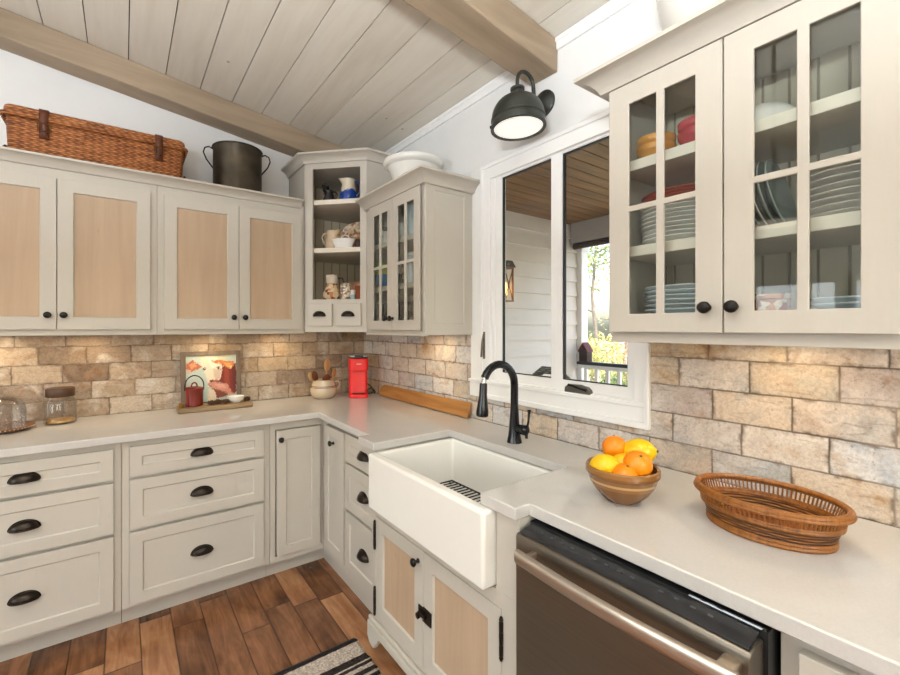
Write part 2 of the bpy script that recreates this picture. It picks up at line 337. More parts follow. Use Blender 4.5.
    def build(s,name,mat,parent=None,bevel=0,ang=35,solid=0,loc=None,seg=2):
        o0=Vector((0,0,0))
        p=parent
        while p is not None: o0=o0+p.location; p=p.parent
        if loc is not None: o0=o0+Vector(loc)
        me=bpy.data.meshes.new(name); me.from_pydata([tuple(v-o0) for v in s.v],[],s.f)
        for m in (mat if isinstance(mat,(list,tuple)) else [mat]): me.materials.append(m)
        if any(s.mi): me.polygons.foreach_set('material_index',s.mi)
        bm=bmesh.new(); bm.from_mesh(me); bmesh.ops.remove_doubles(bm,verts=bm.verts,dist=1e-6); bmesh.ops.recalc_face_normals(bm,faces=bm.faces); bm.to_mesh(me); bm.free()
        me.polygons.foreach_set('use_smooth',[True]*len(me.polygons)); me.set_sharp_from_angle(angle=math.radians(ang)); me.update()
        o=bpy.data.objects.new(name,me); C.objects.link(o)
        if parent is not None: o.parent=parent
        if loc is not None: o.location=loc
        if solid:
            k=o.modifiers.new('Solidify','SOLIDIFY'); k.thickness=solid; k.offset=0
        if bevel:
            k=o.modifiers.new('Bevel','BEVEL'); k.width=bevel; k.segments=seg; k.limit_method='ANGLE'; k.angle_limit=math.radians(38); k.harden_normals=False
        return o
def tag(o,label,cat,group=None,kind=None):
    o['label']=label; o['category']=cat
    if group: o['group']=group
    if kind: o['kind']=kind
    return o
def thing(name,label,cat,loc=(0,0,0),group=None,rz=0):
    o=bpy.data.objects.new(name,None); C.objects.link(o); o.location=loc; o.rotation_euler=(0,0,rz); o.empty_display_size=.05
    return tag(o,label,cat,group)
def struct(o): o['kind']='structure'; return o
def dup(root,loc,label=None,rz=None,group=None):
    r=root.copy(); C.objects.link(r); r.location=loc
    if label: r['label']=label
    if group: r['group']=group
    if rz is not None: r.rotation_euler=(0,0,rz)
    for ch in list(root.children):
        c=ch.copy(); C.objects.link(c); c.parent=r
        for g in ch.children:
            d=g.copy(); C.objects.link(d); d.parent=c
    return r
FA=Fr((0,0,0),(1,0,0),(0,-1,0)); FB=Fr((0,0,0),(0,-1,0),(-1,0,0)); FD=Fr((-.609,-.331,0),(S2,-S2,0),(-S2,-S2,0))
def cup_pull(F,u,n,z,parent,w=.047,h=.033,d=.027):
    m=MB(F); nt,nf=14,7; ids=[[m.P((u+w*math.cos(PI*i/nt),n+.001+d*math.sin(PI*i/nt)*math.sin(PI/2*j/nf),z+h*math.sin(PI*i/nt)*math.cos(PI/2*j/nf))) for j in range(nf+1)] for i in range(nt+1)]
    for i in range(nt):
        for j in range(nf): m.face((ids[i][j],ids[i+1][j],ids[i+1][j+1],ids[i][j+1]))
    # flange against the drawer front
    m.tube([(u+(w+.002)*math.cos(PI*i/16),n+.002,z+(h+.002)*math.sin(PI*i/16)) for i in range(17)],.0028,6)
    m.tube([(u+w*math.cos(PI*i/16),n+.001+d*math.sin(PI*i/16),z) for i in range(17)],.0022,6)
    return m.build('cup_pull',BRONZE,parent,solid=.002,ang=60)
def knob(F,u,n,z,parent,r=.0155,mat=None):
    m=MB(); M=Matrix((( F.U.x,0,F.N.x),(F.U.y,0,F.N.y),(0,1,0))).to_4x4().to_3x3()
    prof=[(.009,0),(.0085,.003),(.0055,.006),(.0055,.014),(r*.8,.017),(r,.022),(r*.95,.027),(r*.6,.031),(0,.032)]
    m.lathe(prof,F((u,n,z)),20,M); return m.build('knob',mat or KNOBM,parent,ang=50)
CROWN=[(0,0),(.010,0),(.012,.006),(.018,.016),(.03,.027),(.046,.034),(.055,.036),(.055,.046),(0,.046)]
# ------------------------------------------------------------------ room shell
SL=.138
def cz(x): return 2.66-SL*x
XL,YF=-4.6,-5.6
m=MB(); m.box(XL-.15,.0,YF-.15,0,-.06,0); struct(m.build('floor',FLOORM))
m=MB(); m.extrude([(XL-.15,0),(.15,0),(.15,cz(.15)+.12),(XL-.15,cz(XL-.15)+.12)],lambda p:(p[0],0,p[1]),lambda p:(p[0],.15,p[1])); struct(m.build('wall_back',WALL))
# right wall, with the window hole
WY0,WY1,WZ0,WZ1=-1.29,-2.16,1.10,2.236
m=MB(Fr((.15,0,0),(0,-1,0),(-1,0,0))); m.grid([0,-WY0,-WY1,-YF+.15],[0,WZ0,WZ1,2.70],{(1,1)},0,.15); struct(m.build('wall_right',WALL))
# left wall with two openings, front wall with two
m=MB(Fr((XL,0,0),(0,-1,0),(1,0,0))); m.grid([0,1.1,1.965,2.06,2.95,-YF],[0,.9,1.85,cz(XL)+.1],{(1,1),(3,1)},-.15,0); struct(m.build('wall_left',WALL))
m=MB(Fr((0,YF,0),(1,0,0),(0,1,0))); m.grid([XL,-4.0,-2.6,-2.1,-.7,0],[0,1.25,2.25,2.62],{(1,1),(3,1)},-.15,0)
m.extrude([(XL,2.62),(0,2.62),(0,cz(0)+.1),(XL,cz(XL)+.1)],lambda p:(p[0],-.15,p[1]),lambda p:(p[0],0,p[1])); struct(m.build('wall_front',WALL))
for k,(F,u0,u1,z0,z1) in enumerate([(Fr((XL,0,0),(0,-1,0),(1,0,0)),1.1,1.965,.9,1.85),(Fr((XL,0,0),(0,-1,0),(1,0,0)),2.06,2.95,.9,1.85),(Fr((0,YF,0),(1,0,0),(0,1,0)),-4.0,-2.6,1.25,2.25),(Fr((0,YF,0),(1,0,0),(0,1,0)),-2.1,-.7,1.25,2.25)]):
    w=thing('window_%d'%(k+2),'','window'); del w['label']; del w['category']; struct(w)
    mm=MB(F); um=(u0+u1)/2; zm=(z0+z1)/2
    mm.grid([u0-.08,u0+.05,um-.03,um+.03,u1-.05,u1+.08],[z0-.08,z0+.05,zm-.02,zm+.02,z1-.05,z1+.08],{(1,1),(3,1),(1,3),(3,3)},-.02,.02); mm.build('window_frame',WHITE,w,bevel=.004)
    mm=MB(F); mm.box(u0,u1,-.012,-.006,z0,z1); mm.build('pane',PANE,w)
# ceiling of separate boards with open joints on a dark backing
m=MB(); b=.125; edges=[.16,-.125]
while edges[-1]>XL-.15: edges.append(edges[-1]-.1755)
for a,c in zip(edges,edges[1:]):
    g=.0022; x1,x0=a-g,c+g
    m.extrude([(x0,cz(x0)),(x1,cz(x1)),(x1,cz(x1)+.018),(x0,cz(x0)+.018)],lambda p:(p[0],0,p[1]),lambda p:(p[0],YF-.1,p[1]))
m.cur=1; m.extrude([(XL-.15,cz(XL-.15)+.018),(.16,cz(.16)+.018),(.16,cz(.16)+.05),(XL-.15,cz(XL-.15)+.05)],lambda p:(p[0],0,p[1]),lambda p:(p[0],YF-.1,p[1]))
struct(m.build('ceiling',[CEILM,GAPM]))
# ceiling beams
def beam(y0,y1,label):
    m=MB(); d=.14; N=26; rr=random.Random(int(abs(y0*100)))
    rows=[]
    for k in range(N+1):
        x=-.001+(XL+.001)*k/N; j=lambda:rr.uniform(-.0025,.0025)
        rows.append([m.P((x,y0,cz(x)-.001)),m.P((x,y0+(0 if y0==0 else j()),cz(x)-d+j())),m.P((x,y1+j(),cz(x)-d+j())),m.P((x,y1,cz(x)-.001))])
    for a,c in zip(rows,rows[1:]):
        for j in range(4): l=(j+1)%4; m.face((a[j],a[l],c[l],c[j]))
    m.face(rows[0]); m.face(list(reversed(rows[-1])))
    o=m.build('ceiling_beam',BEAMW,bevel=.006); tag(o,label,'beam','ceiling beams'); return o
beam(0,-.15,'whitewashed wood ceiling beam running along the top of the wall above the basket')
beam(-1.656,-1.81,'whitewashed wood ceiling beam ending on the wall above the black wall lamp')
beam(-3.5,-3.655,'whitewashed wood ceiling beam near the front of the room')
m=MB(); m.extrude([(0,2.612),(-.012,2.612),(-.014,2.640),(-.022,2.646),(-.022,2.66),(0,2.66)],lambda p:(p[0],-.15,p[1]),lambda p:(p[0],YF,p[1])); struct(m.build('trim_1',WHITE))
# brick backsplash
BS=.012
m=MB(); m.box(-2.6,0,-BS,0,.90,1.40); struct(m.build('trim_2',BRICK))
m=MB(FB); m.grid([BS,1.245,2.217,3.6],[.90,1.037,1.40],{(1,1)},0,BS); struct(m.build('trim_3',BRICK))
# ------------------------------------------------------------------ kitchen window
w=thing('window_1','','window'); del w['label']; del w['category']; struct(w)
m=MB(FB); m.grid([1.335,1.40,2.16,2.217],[1.037,1.135,2.165,2.239],{(1,1)},0,.020); m.build('casing',WHITE,w,bevel=.003)
m=MB(FB); m.box(1.245,1.336,0,.012,1.037,2.239); m.build('wide_casing_board',WHITE,w,bevel=.002)
m=MB(FB); m.grid([1.333,1.352,2.202,2.219],[1.035,1.06,2.222,2.241],{(1,1)},.0,.029); m.build('back_band',WHITE,w,bevel=.004)
m=MB(FB); m.box(1.24,2.22,0,.027,1.112,1.129); m.box(1.245,2.217,0,.021,1.037,1.114); m.build('sill_apron',WHITE,w,bevel=.003)
m=MB(FB); m.grid([1.395,1.425,2.15,2.165],[1.129,1.137,2.163,2.17],{(1,1)},-.02,.008); m.build('stop',WHITE,w,bevel=.003)
m=MB(FB); m.grid([1.405,1.466,1.772,1.830,2.126,2.165],[1.129,1.177,2.155,2.172],{(1,1),(3,1)},-.03,.003); m.build('sash',WHITE,w,bevel=.003)
m=MB(FB); m.grid([1.464,1.471,1.768,1.774],[1.175,1.181,2.151,2.157],{(1,1)},-.02,-.006); m.grid([1.828,1.836,2.122,2.128],[1.175,1.181,2.151,2.157],{(1,1)},-.02,-.006); m.build('gasket',BLACKP,w)
m=MB(FB); m.box(1.466,1.773,-.017,-.012,1.177,2.155); m.box(1.830,2.127,-.017,-.012,1.177,2.155); m.build('pane',PANE,w)
m=MB(FB); m.box(1.345,2.217,-.155,-.06,1.08,1.129); m.build('outer_sill',WHITE,w)
# crank handle folded on the sill, and the lock lever on the left casing
cr=MB(FB); cr.extrude([(1.855,.0),(1.857,.022),(1.875,.034),(1.93,.036),(1.965,.030),(1.980,.018),(1.983,0)],lambda p:(p[0],.0,1.129+p[1]),lambda p:(p[0],.022,1.129+p[1])); c=cr.build('crank_handle',simple('grey_hardware',(96,93,88),.4,.3),w,bevel=.005,seg=3)
cr=MB(FB); cr.tube([(1.88,.024,1.161),(1.91,.03,1.159),(1.94,.030,1.151),(1.965,.026,1.147)],[.006,.005,.004,.006],8); cr.build('crank_arm',BRONZE,c)
lv=MB(FB); lv.box(1.358,1.366,.02,.026,1.24,1.38); lv.tube([(1.362,.027,1.37),(1.360,.036,1.33),(1.352,.034,1.25)],[.004,.0045,.006],8); lv.build('lock_lever',simple('pewter_hardware',(120,112,100),.4,.6),w)
# ------------------------------------------------------------------ wall cabinets, left wall
UF,UD=.325,.345      # frame front, door front (distance from the wall)
UB,UT=1.364,2.155
def door_panel(F,u0,u1,z0,z1,n0,n1,parent,w=.058,knob_at=None,inset=None,rec=.010):
    m=MB(F); m.shaker(u0,u1,z0,z1,n0,n1,w,rec); d=m.build('door',GREIGE,parent,bevel=.0015)
    if inset:
        p=MB(F); p.box(u0+w+.0035,u1-w-.0035,n1-rec-.003,n1-rec+.0012,z0+w+.0035,z1-w-.0035); pp=p.build('door_panel',inset,d); pp['label']='pale pine door panel'
    if knob_at: knob(F,knob_at[0],n1,knob_at[1],d)
    return d
def upper_solid(name,label,u0,u1,doors,frame_u,crown_end=None):
    t=thing(name,label,'cabinet',(u0,0,UB))
    m=MB(FA); m.box(u0,u1,.002,UF-.02,UB+.02,UT+.012); m.build('carcass',GREIGE,t)
    m=MB(FA); m.grid(frame_u,[UB,UB+.05,UT-.05,UT+.015],{(k,1) for k in range(1,len(frame_u)-1,2)},UF-.021,UF); m.build('face_frame',GREIGE,t,bevel=.0015)
    for a,b,ku in doors: door_panel(FA,a,b,1.392,2.108,UF+.001,UD,t,.058,(ku,1.461),PINE)
    m=MB(); m.box(u0,u1,-UD+.021,-.002,UT+.0125,UT+.02); m.build('top_board',GREIGE,t)
    return t
upper_solid('wall_cabinet','greige wall cabinet with two pale wood doors under the wicker hamper',-2.23,-1.4065,[(-2.182,-1.8095,-1.840),(-1.8065,-1.436,-1.782)],[-2.23,-2.17,-1.45,-1.4065])
upper_solid('wall_cabinet','greige wall cabinet with two pale wood doors under the copper pot',-1.4055,-.6125,[(-1.374,-1.0045,-1.033),(-1.0015,-.633,-.972)],[-1.4055,-1.36,-.65,-.6125],-.634)
m=MB(); m.sweep([(o,UT+.0005+z) for o,z in CROWN],[(-2.23,-UD+.018),(-.634,-UD+.018)]); m.sweep([(0,UT+.016),(.055,UT+.016),(.055,UT+.0465),(0,UT+.0465)],[(-2.23,-UD+.018),(-.634,-UD+.018)]) if 0 else None
o=m.build('crown_molding',GREIGE); tag(o,'greige crown molding running along the top of the two left wall cabinets','molding')
# ------------------------------------------------------------------ tall diagonal corner cabinet
t=thing('corner_cabinet','tall greige corner cabinet with open shelves and two small drawers','cabinet',(-.3,-.3,1.374))
TB,TT=1.374,2.442
m=MB(); pent=[(-.004,-.004),(-.604,-.004),(-.604,-.315),(-.318,-.616),(-.004,-.616)]
for zz0,zz1 in ((TB,TB+.02),(1.555,1.575),(TT-.03,TT+.01)): m.extrude(pent,lambda p:(p[0],p[1],zz0),lambda p:(p[0],p[1],zz1))
m.extrude([(-.607,-.002),(-.607,-.318),(-.589,-.332),(-.589,-.002)],lambda p:(p[0],p[1],TB),lambda p:(p[0],p[1],TT)); m.extrude([(-.002,-.607),(-.318,-.6195),(-.332,-.6015),(-.002,-.589)],lambda p:(p[0],p[1],TB),lambda p:(p[0],p[1],TT))
m.build('carcass',GREIGE,t)
m=MB(); m.box(-.589,-.002,-.016,-.003,TB+.02,TT-.03); m.box(-.016,-.003,-.6,-.016,TB+.02,TT-.03); m.build('beadboard_back',BEAD,t)
W=.408
m=MB(FD); m.grid([0,.052,.366,W],[TB,1.405,1.558,1.580,2.405,TT],{(1,3)},-.02,.0); m.build('face_frame',GREIGE,t,bevel=.0015)
for zt in (2.214,1.908):
    m=MB(); m.extrude([(-.017,-.017),(-.588,-.017),(-.588,-.325),(-.325,-.594),(-.017,-.594)],lambda p:(p[0],p[1],zt-.03),lambda p:(p[0],p[1],zt)); m.build('shelf',SHELFW,t,bevel=.002)
for ua,ub in ((.024,.188),(.211,.376)):
    m=MB(FD); m.box(ua,ub,.0005,.018,1.412,1.552); d=m.build('drawer',GREIGE,t,bevel=.0025); cup_pull(FD,(ua+ub)/2,.018,1.474,d,.038,.027,.02)
m=MB(); m.sweep([(o*1.0,TT-.002+z*1.2) for o,z in CROWN],[(-.609,-.01),(-.609,-.331),(-.3205,-.6195),(-.01,-.6195)]); m.extrude([(-.002,-.002),(-.609,-.002),(-.609,-.331),(-.3205,-.6195),(-.002,-.6195)],lambda p:(p[0],p[1],TT+.01),lambda p:(p[0],p[1],TT+.03)); m.build('crown_molding',GREIGE,t)
# ------------------------------------------------------------------ glass wall cabinets on the right wall
def glass_cab(label,u0,u1,doors,knobs,ends,shelf_z=(1.902,1.645)):
    """u measured along -y"""
    t=thing('glass_cabinet',label,'cabinet',(0,-u0,UB)); NF=.320; ND=.342
    m=MB(FB); m.box(u0,u0+.018,.014,NF-.02,UB+.005,UT+.01); m.box(u1-.018,u1,.014,NF-.02,UB+.005,UT+.01); m.box(u0+.018,u1-.018,.014,NF-.02,UB+.012,UB+.03); m.box(u0+.018,u1-.018,.014,NF-.02,UT-.02,UT+.01)
    m.build('carcass',GREIGE,t,bevel=.001)
    m=MB(FB); m.box(u0+.019,u1-.019,.003,.012,UB+.03,UT-.02); m.build('beadboard_back',BEAD,t)
    m=MB(FB); m.box(u0+.019,u1-.019,.0125,NF-.022,UB+.03,UB+.032); m.build('cabinet_floor',INSIDE,t)
    m=MB(FB); m.grid([u0,u0+.045,u1-.045,u1],[UB-.006,UB+.05,UT-.04,UT+.015],{(1,1)},NF-.02,NF); m.build('face_frame',GREIGE,t,bevel=.0015)
    for zt in shelf_z:
        m=MB(FB); m.box(u0+.02,u1-.02,.013,NF-.014,zt-.031,zt); m.build('shelf',SHELFW,t,bevel=.002)
    for (a,b),ku in zip(doors,knobs):
        z0,z1=1.388,2.118; w=.062 if b-a>.29 else .052; um=(a+b)/2
        us=[a,a+w,um-.0105,um+.0105,b-w,b]; zs=[z0,1.441,1.741,1.757,2.058,z1]
        m=MB(FB); m.grid(us,zs,{(1,1),(3,1),(1,3),(3,3)},NF+.013,ND); d=m.build('door',GREIGE,t,bevel=.002)
        m=MB(FB); m.box(a+w-.012,b-w+.012,NF+.008,NF+.0125,1.43,2.07); m.build('glass_pane',CABG,d)
        knob(FB,ku,ND,1.452,d)
    path=[(-NF-.001,-u0),(-NF-.001,-u1)]
    if ends[0]: path=[(-.001,-u0)]+path
    if ends[1]: path=path+[(-.001,-u1)]
    path=[(x,y) for x,y in path]
    m=MB(); m.sweep([(o,2.1205+z) for o,z in [(0,0),(.023,0),(.026,.006),(.033,.018),(.046,.032),(.064,.042),(.080,.046),(.080,.057),(0,.057)]],path); m.box(-NF,-.001,-u1,-u0,UT+.011,UT+.02); m.build('crown_molding',GREIGE,t)
    return t
g1=glass_cab('small greige glass-door cabinet left of the window under the white bowl',.6235,1.25,[(.693,.9635),(.9665,1.232)],(.915,.975),(False,True))
# applied panel on the exposed side of the small cabinet
m=MB(Fr((0,-1.25,0),(1,0,0),(0,-1,0))); m.shaker(-.3198,-.014,UB,UT,.0005,.008,.055,.004); m.build('side_panel',GREIGE,g1,bevel=.001)
g2=glass_cab('large greige glass-door cabinet full of plates right of the window',2.258,2.884,[(2.262,2.5655),(2.5685,2.872)],(2.533,2.592),(True,True))
# ------------------------------------------------------------------ base cabinets
BF,BD=.592,.612
def drawer(F,u0,u1,z0,z1,parent,pull=True,w=.05,n0=BF+.001,n1=BD):
    m=MB(F); m.shaker(u0,u1,z0,z1,n0,n1,min(w,(z1-z0)*.34),.007); d=m.build('drawer',GREIGE,parent,bevel=.0015)
    if pull: cup_pull(F,(u0+u1)/2,n1-.007,(z0+z1)/2-.012,d)
    return d
def base_drawers(label,u0,u1,du,rows,F=FA,floorfront=.51):
    t=thing('base_cabinet',label,'cabinet',F((u0,0,0)))
    m=MB(F); m.box(u0+.001,u1-.001,.014,BF-.02,.105,.878); m.box(u0+.001,u1-.001,.014,floorfront,.0,.105); m.build('carcass',GREIGE,t)
    m=MB(F); m.grid([u0+.0005,u0+.03,u1-.03,u1-.0005],[.105,.15,.84,.88],{(1,1)},BF-.02,BF); m.build('face_frame',GREIGE,t,bevel=.0015)
    m=MB(F); m.box(u0+.03,u1-.03,BF-.03,BF-.005,.15,.84); m.build('rail',GREIGE,t)
    for a,b in rows: drawer(F,du[0],du[1],a,b,t)
    return t
ROWS=[(.712,.851),(.470,.698),(.124,.455)]
base_drawers('greige three-drawer base cabinet at the left edge under the glass dome',-2.29,-1.559,(-2.182,-1.588),ROWS)
base_drawers('greige three-drawer base cabinet under the cow painting',-1.5585,-.897,(-1.528,-.932),ROWS)
# L-shaped corner unit with one door on each leg
t=thing('corner_base_cabinet','greige corner base cabinet with a plain door on each side of the corner','cabinet',(-.3,-.3,0))
m=MB(); L=[(-.8965,-.014),(-.8965,-.57),(-.571,-.57),(-.571,-.925),(-.014,-.925),(-.014,-.014)]; m.extrude(L,lambda p:(p[0],p[1],.105),lambda p:(p[0],p[1],.875))
L2=[(-.8965,-.014),(-.8965,-.51),(-.555,-.51),(-.555,-.925),(-.014,-.925),(-.014,-.014)]; m.extrude(L2,lambda p:(p[0],p[1],0),lambda p:(p[0],p[1],.105)); m.build('carcass',GREIGE,t)
m=MB(FA); m.grid([-.896,-.868,-.602,-.571],[.105,.137,.838,.88],{(1,1)},BF-.021,BF); m.build('face_frame',GREIGE,t,bevel=.0015)
m=MB(FB); m.grid([BF,.655,.927,.9255],[.105,.15,.852,.88],{(1,1)},BF-.021,BF-.0005); m.build('face_frame',GREIGE,t,bevel=.0015)
door_panel(FA,-.862,-.614,.141,.832,BF-.018,BD-.001,t,.05,(-.845,.786),None,.007)
door_panel(FB,.662,.922,.155,.848,BF-.015,BD,t,.05,(.795,.770),None,.007)
base_drawers('narrow white-greige three-drawer base cabinet between the corner door and sink',.9265,1.358,(.944,1.345),[(.712,.853),(.468,.698),(.158,.452)],FB,.555)
# sink base: furniture style, stands proud
SF=.655; SD=.675
t=thing('sink_cabinet','furniture-style sink cabinet with pale wood doors, bun feet and iron hinges','cabinet',FB((1.36,0,0)))
m=MB(FB); m.box(1.3595,2.2045,.014,SF-.02,.10,.63); m.box(1.3595,1.395,.014,SF-.02,.64,.879); m.box(2.122,2.2045,.014,SF-.02,.64,.879); m.build('carcass',GREIGE,t)
m=MB(FB); m.grid([1.359,1.392,2.138,2.205],[.10,.175,.602,.648],{(1,1)},SF-.02,SD); m.box(1.359,1.40,SF-.02,SD,.648,.880); m.box(2.116,2.205,SF-.02,SD,.648,.880); m.build('face_frame',GREIGE,t,bevel=.0015)
for (a,b),ku in zip([(1.394,1.7445),(1.7475,2.136)],(1.716,None)):
    d=door_panel(FB,a,b,.178,.599,SF-.018,SD,t,.055,(ku,.553) if ku else None,PINE)
    hu=a-.004 if ku else b+.004
    for z0 in (.19,.47):
        h=MB(); h.lathe([(0,-.014),(.004,-.012),(.0065,-.004),(.005,0),(.0065,.003),(.0065,.03),(.0055,.032),(.0065,.034),(.0065,.066),(.0055,.068),(.0065,.07),(.0065,.097),(.005,.1),(.0065,.104),(.004,.112),(0,.114)],FB((hu,SD+.004,z0)),12); hh=h.build('hinge',BRONZE,d)
        hh['label']='black iron hinge'
lt=MB(FB); lt.box(1.749,1.80,SD,SD+.006,.355,.405); l_=lt.build('latch',BRONZE,t,bevel=.001); l_['label']='black iron latch'
k_=MB(FB); k_.box(1.722,1.746,SD,SD+.005,.36,.40); k_.build('strike',BRONZE,l_,bevel=.001)
k_=MB(FB); k_.tube([(1.735,SD+.012,.38),(1.775,SD+.012,.38)],.007,8); k_.build('bolt',BRONZE,l_)
k_=MB(); k_.lathe([(.005,0),(.011,.01),(.011,.016),(0,.018)],FB((1.738,SD+.005,.372)),14,Matrix(((0,0,-1),(1,0,0),(0,1,0)))); k_.build('knob',BRONZE,l_)
# plinth with bracket feet
pl=MB(FB)
prof=[(1.372,.062),(1.400,.055),(1.418,.060),(1.424,.078),(1.440,.086),(1.446,.104),(1.462,.116),(2.102,.116),(2.118,.104),(2.124,.086),(2.140,.078),(2.146,.060),(2.164,.055),(2.192,.062),(2.205,.085),(2.205,.15),(1.355,.15),(1.355,.085)]
pl.extrude(prof,lambda p:(p[0],SD+.001,p[1]),lambda p:(p[0],SD+.022,p[1])); pl.box(1.355,2.205,SD+.001,SD+.016,.15,.168); pl.build('plinth',GREIGE,t,bevel=.004)
for ua_ in (1.372,2.128):
    ft=MB(FB); ft.lathe([(.022,0),(.030,.012),(.032,.03),(.026,.05),(.03,.064),(.03,.0995),(0,.0995)],FB((ua_+.03,.630,0)),20); ft.build('foot',GREIGE,t)
# worktop
m=MB(); CT=H; CB=H-.034; k=.637; bx=.693
outer=[(-2.7,-.013),(-2.7,-k),(-k,-k),(-k,-1.262),(-bx,-1.262),(-bx,-1.405),(-.284,-1.405),(-.284,-2.067),(-bx,-2.067),(-bx,-2.207),(-k,-2.207),(-k,-3.5),(-.013,-3.5),(-.013,-.013)]
m.extrude(outer,lambda p:(p[0],p[1],CB),lambda p:(p[0],p[1],CT))
o=m.build('countertop',QUARTZ,bevel=.0035); tag(o,'pale quartz L-shaped countertop running along both walls','countertop')
# farmhouse sink
t=thing('farmhouse_sink','white apron-front farmhouse sink below the window','sink',(-.5,-1.74,.66))
sx0,sx1,sy0,sy1=-.722,-.262,-2.112,-1.410; st=CB-.002; sb=.652
m=MB(); 
def ring(x0,x1,y0,y1,z): return [m.P(p) for p in ((x0,y0,z),(x1,y0,z),(x1,y1,z),(x0,y1,z))]
o0=ring(sx0,sx1,sy0,sy1,sb); o1=ring(sx0,sx1,sy0,sy1,st); i1=ring(sx0+.045,sx1-.025,sy0+.048,sy1-.022,st); i0=ring(sx0+.052,sx1-.032,sy0+.055,sy1-.029,sb+.03)
for a,b in ((o0,o1),(o1,i1),(i1,i0)):
    for q in range(4): r=(q+1)%4; m.face((a[q],a[r],b[r],b[q]))
m.face(i0); m.face(list(reversed(o0))); m.build('basin',SINKW,t,bevel=.012,seg=4)
m=MB(); m.lathe([(0,0),(.045,0),(.052,.004),(.04,.006),(.032,.002),(0,.002)],(-.45,-1.76,sb+.0305),24); m.build('drain',CHROME,t)
tt=thing('sink_grid','dark wire rack lying in the bottom of the white sink','rack',(-.46,-1.74,.70))
m=MB()
for k_ in range(24):
    y=-1.475-k_*.0245; m.tube([(-.655,y,.704),(-.325,y,.704)],.003,6)
m.build('wires',BLACKM,tt)
m=MB(); m.tube([(-.66,-1.465,.6985),(-.318,-1.465,.6985),(-.318,-2.045,.6985),(-.66,-2.045,.6985)],.004,8,True)
for x,y in ((-.63,-1.48),(-.34,-1.48),(-.63,-2.01),(-.34,-2.01)): m.lathe([(.006,.6925),(.006,.698),(0,.699)],(x,y,0),10)
m.build('rim_wire',BLACKM,tt)
# faucet
t=thing('kitchen_faucet','matte black gooseneck faucet behind the white sink','faucet',(-.195,-1.735,H))
fx,fy=-.195,-1.735
m=MB(); m.lathe([(.032,H),(.031,H+.006),(.026,H+.03),(.022,H+.07),(.0185,H+.12),(.0155,H+.17),(0,H+.17)],(fx,fy,0),24); m.build('base',BLACKM,t)
pts=[(fx,fy,H+.15),(fx,fy,1.160)]+[(fx-.090+.090*math.cos(a),fy,1.160+.090*math.sin(a)) for a in [PI*k/14 for k in range(1,13)]]
m=MB(); m.tube(pts,.0162,14); m.build('spout',BLACKM,t)
m=MB(); M=Matrix.Rotation(math.radians(-14),3,'Y'); e=Vector(pts[-1]); m.lathe([(.009,0),(.011,-.012),(.007,-.03)],e+Vector((-.000,0,0)),14,Matrix.Rotation(math.radians(18),3,'Y')); m.build('swivel',CHROME,t)
m=MB(); m.lathe([(.0,0),(.0145,0),(.0155,-.01),(.0165,-.05),(.021,-.085),(.0245,-.112),(.0245,-.130),(.02,-.134),(0,-.134)],e+Vector((-.006,0,-.020)),20,Matrix.Rotation(math.radians(3),3,'Y')); m.build('spray_head',BLACKM,t)
m=MB(); MM=Matrix(((1,0,0),(0,0,-1),(0,1,0))); m.lathe([(.019,0),(.019,.036),(.022,.04),(.022,.06),(.012,.068),(0,.068)],(fx,fy-.005,H+.062),20,MM); hb=m.build('handle_hub',BLACKM,t)
m=MB(); m.tube([(fx,fy-.067,H+.03),(fx,fy-.068,H+.06),(fx+.004,fy-.074,H+.10),(fx+.006,fy-.076,H+.140)],[.006,.0055,.0045,.0055],10); m.lathe([(.0045,0),(.008,.004),(.008,.01),(0,.012)],(fx+.006,fy-.076,H+.138),12); m.build('lever',BLACKM,hb)
# dishwasher
t=thing('dishwasher','black stainless dishwasher with a curved bar handle','dishwasher',FB((2.475,0,0)))
y0,y1=2.2105,2.748
m=MB(FB); m.box(y0+.004,y1-.002,.03,.640,.10,.872); m.box(y0+.02,y1-.02,.03,.56,0.0,.10); m.build('tub_body',BLACKP,t)
m=MB(FB); m.extrude([(.641,.106),(.695,.106),(.700,.115),(.702,.80),(.702,.848),(.698,.857),(.641,.858)],lambda p:(y0+.006,p[0],p[1]),lambda p:(y1-.008,p[0],p[1])); m.build('door',STEELD,t,bevel=.003)
m=MB(FB); m.extrude([(.641,.8585),(.6935,.8585),(.690,.861),(.641,.869)],lambda p:(y0+.012,p[0],p[1]),lambda p:(y1-.014,p[0],p[1])); cp=m.build('control_panel',DARKG,t)
BG=simple('button_grey',(74,76,80),.4)
for k_ in range(14):
    if k_ in (4,9): continue
    u=y0+.06+k_*.03; m=MB(FB); m.box(u,u+.009,.660,.666,.8658,.8672); m.build('touch_button',BG,cp)
m=MB(FB); m.box(y1-.13,y1-.004,.636,.641,.872,.876); m.build('trim_strip',CHROME,t)
n=16; hp=[]
m=MB(FB); ua,ub=2.256,2.738; pts=[]
for k_ in range(n+1):
    s_=k_/n; u=ua+(ub-ua)*s_; pts.append((u,.742+.012*math.sin(PI*s_),.826))
rings=[]
for p in pts: rings.append([m.P((p[0],p[1]+a,p[2]+b)) for a,b in ((-.007,-.016),(.006,-.017),(.010,-.008),(.010,.008),(.006,.017),(-.007,.016))])
for a,b in zip(rings,rings[1:]):
    for j in range(6): l=(j+1)%6; m.face((a[j],a[l],b[l],b[j]))
m.face(rings[0]); m.face(rings[-1]); hd=m.build('handle',STEELH,t,bevel=.003)
for bx_ in ((2.274,2.288,.695,.740,.818,.834),(2.700,2.728,.695,.742,.814,.838)): m=MB(FB); m.box(*bx_); m.build('handle_mount',STEELH,hd,bevel=.003)
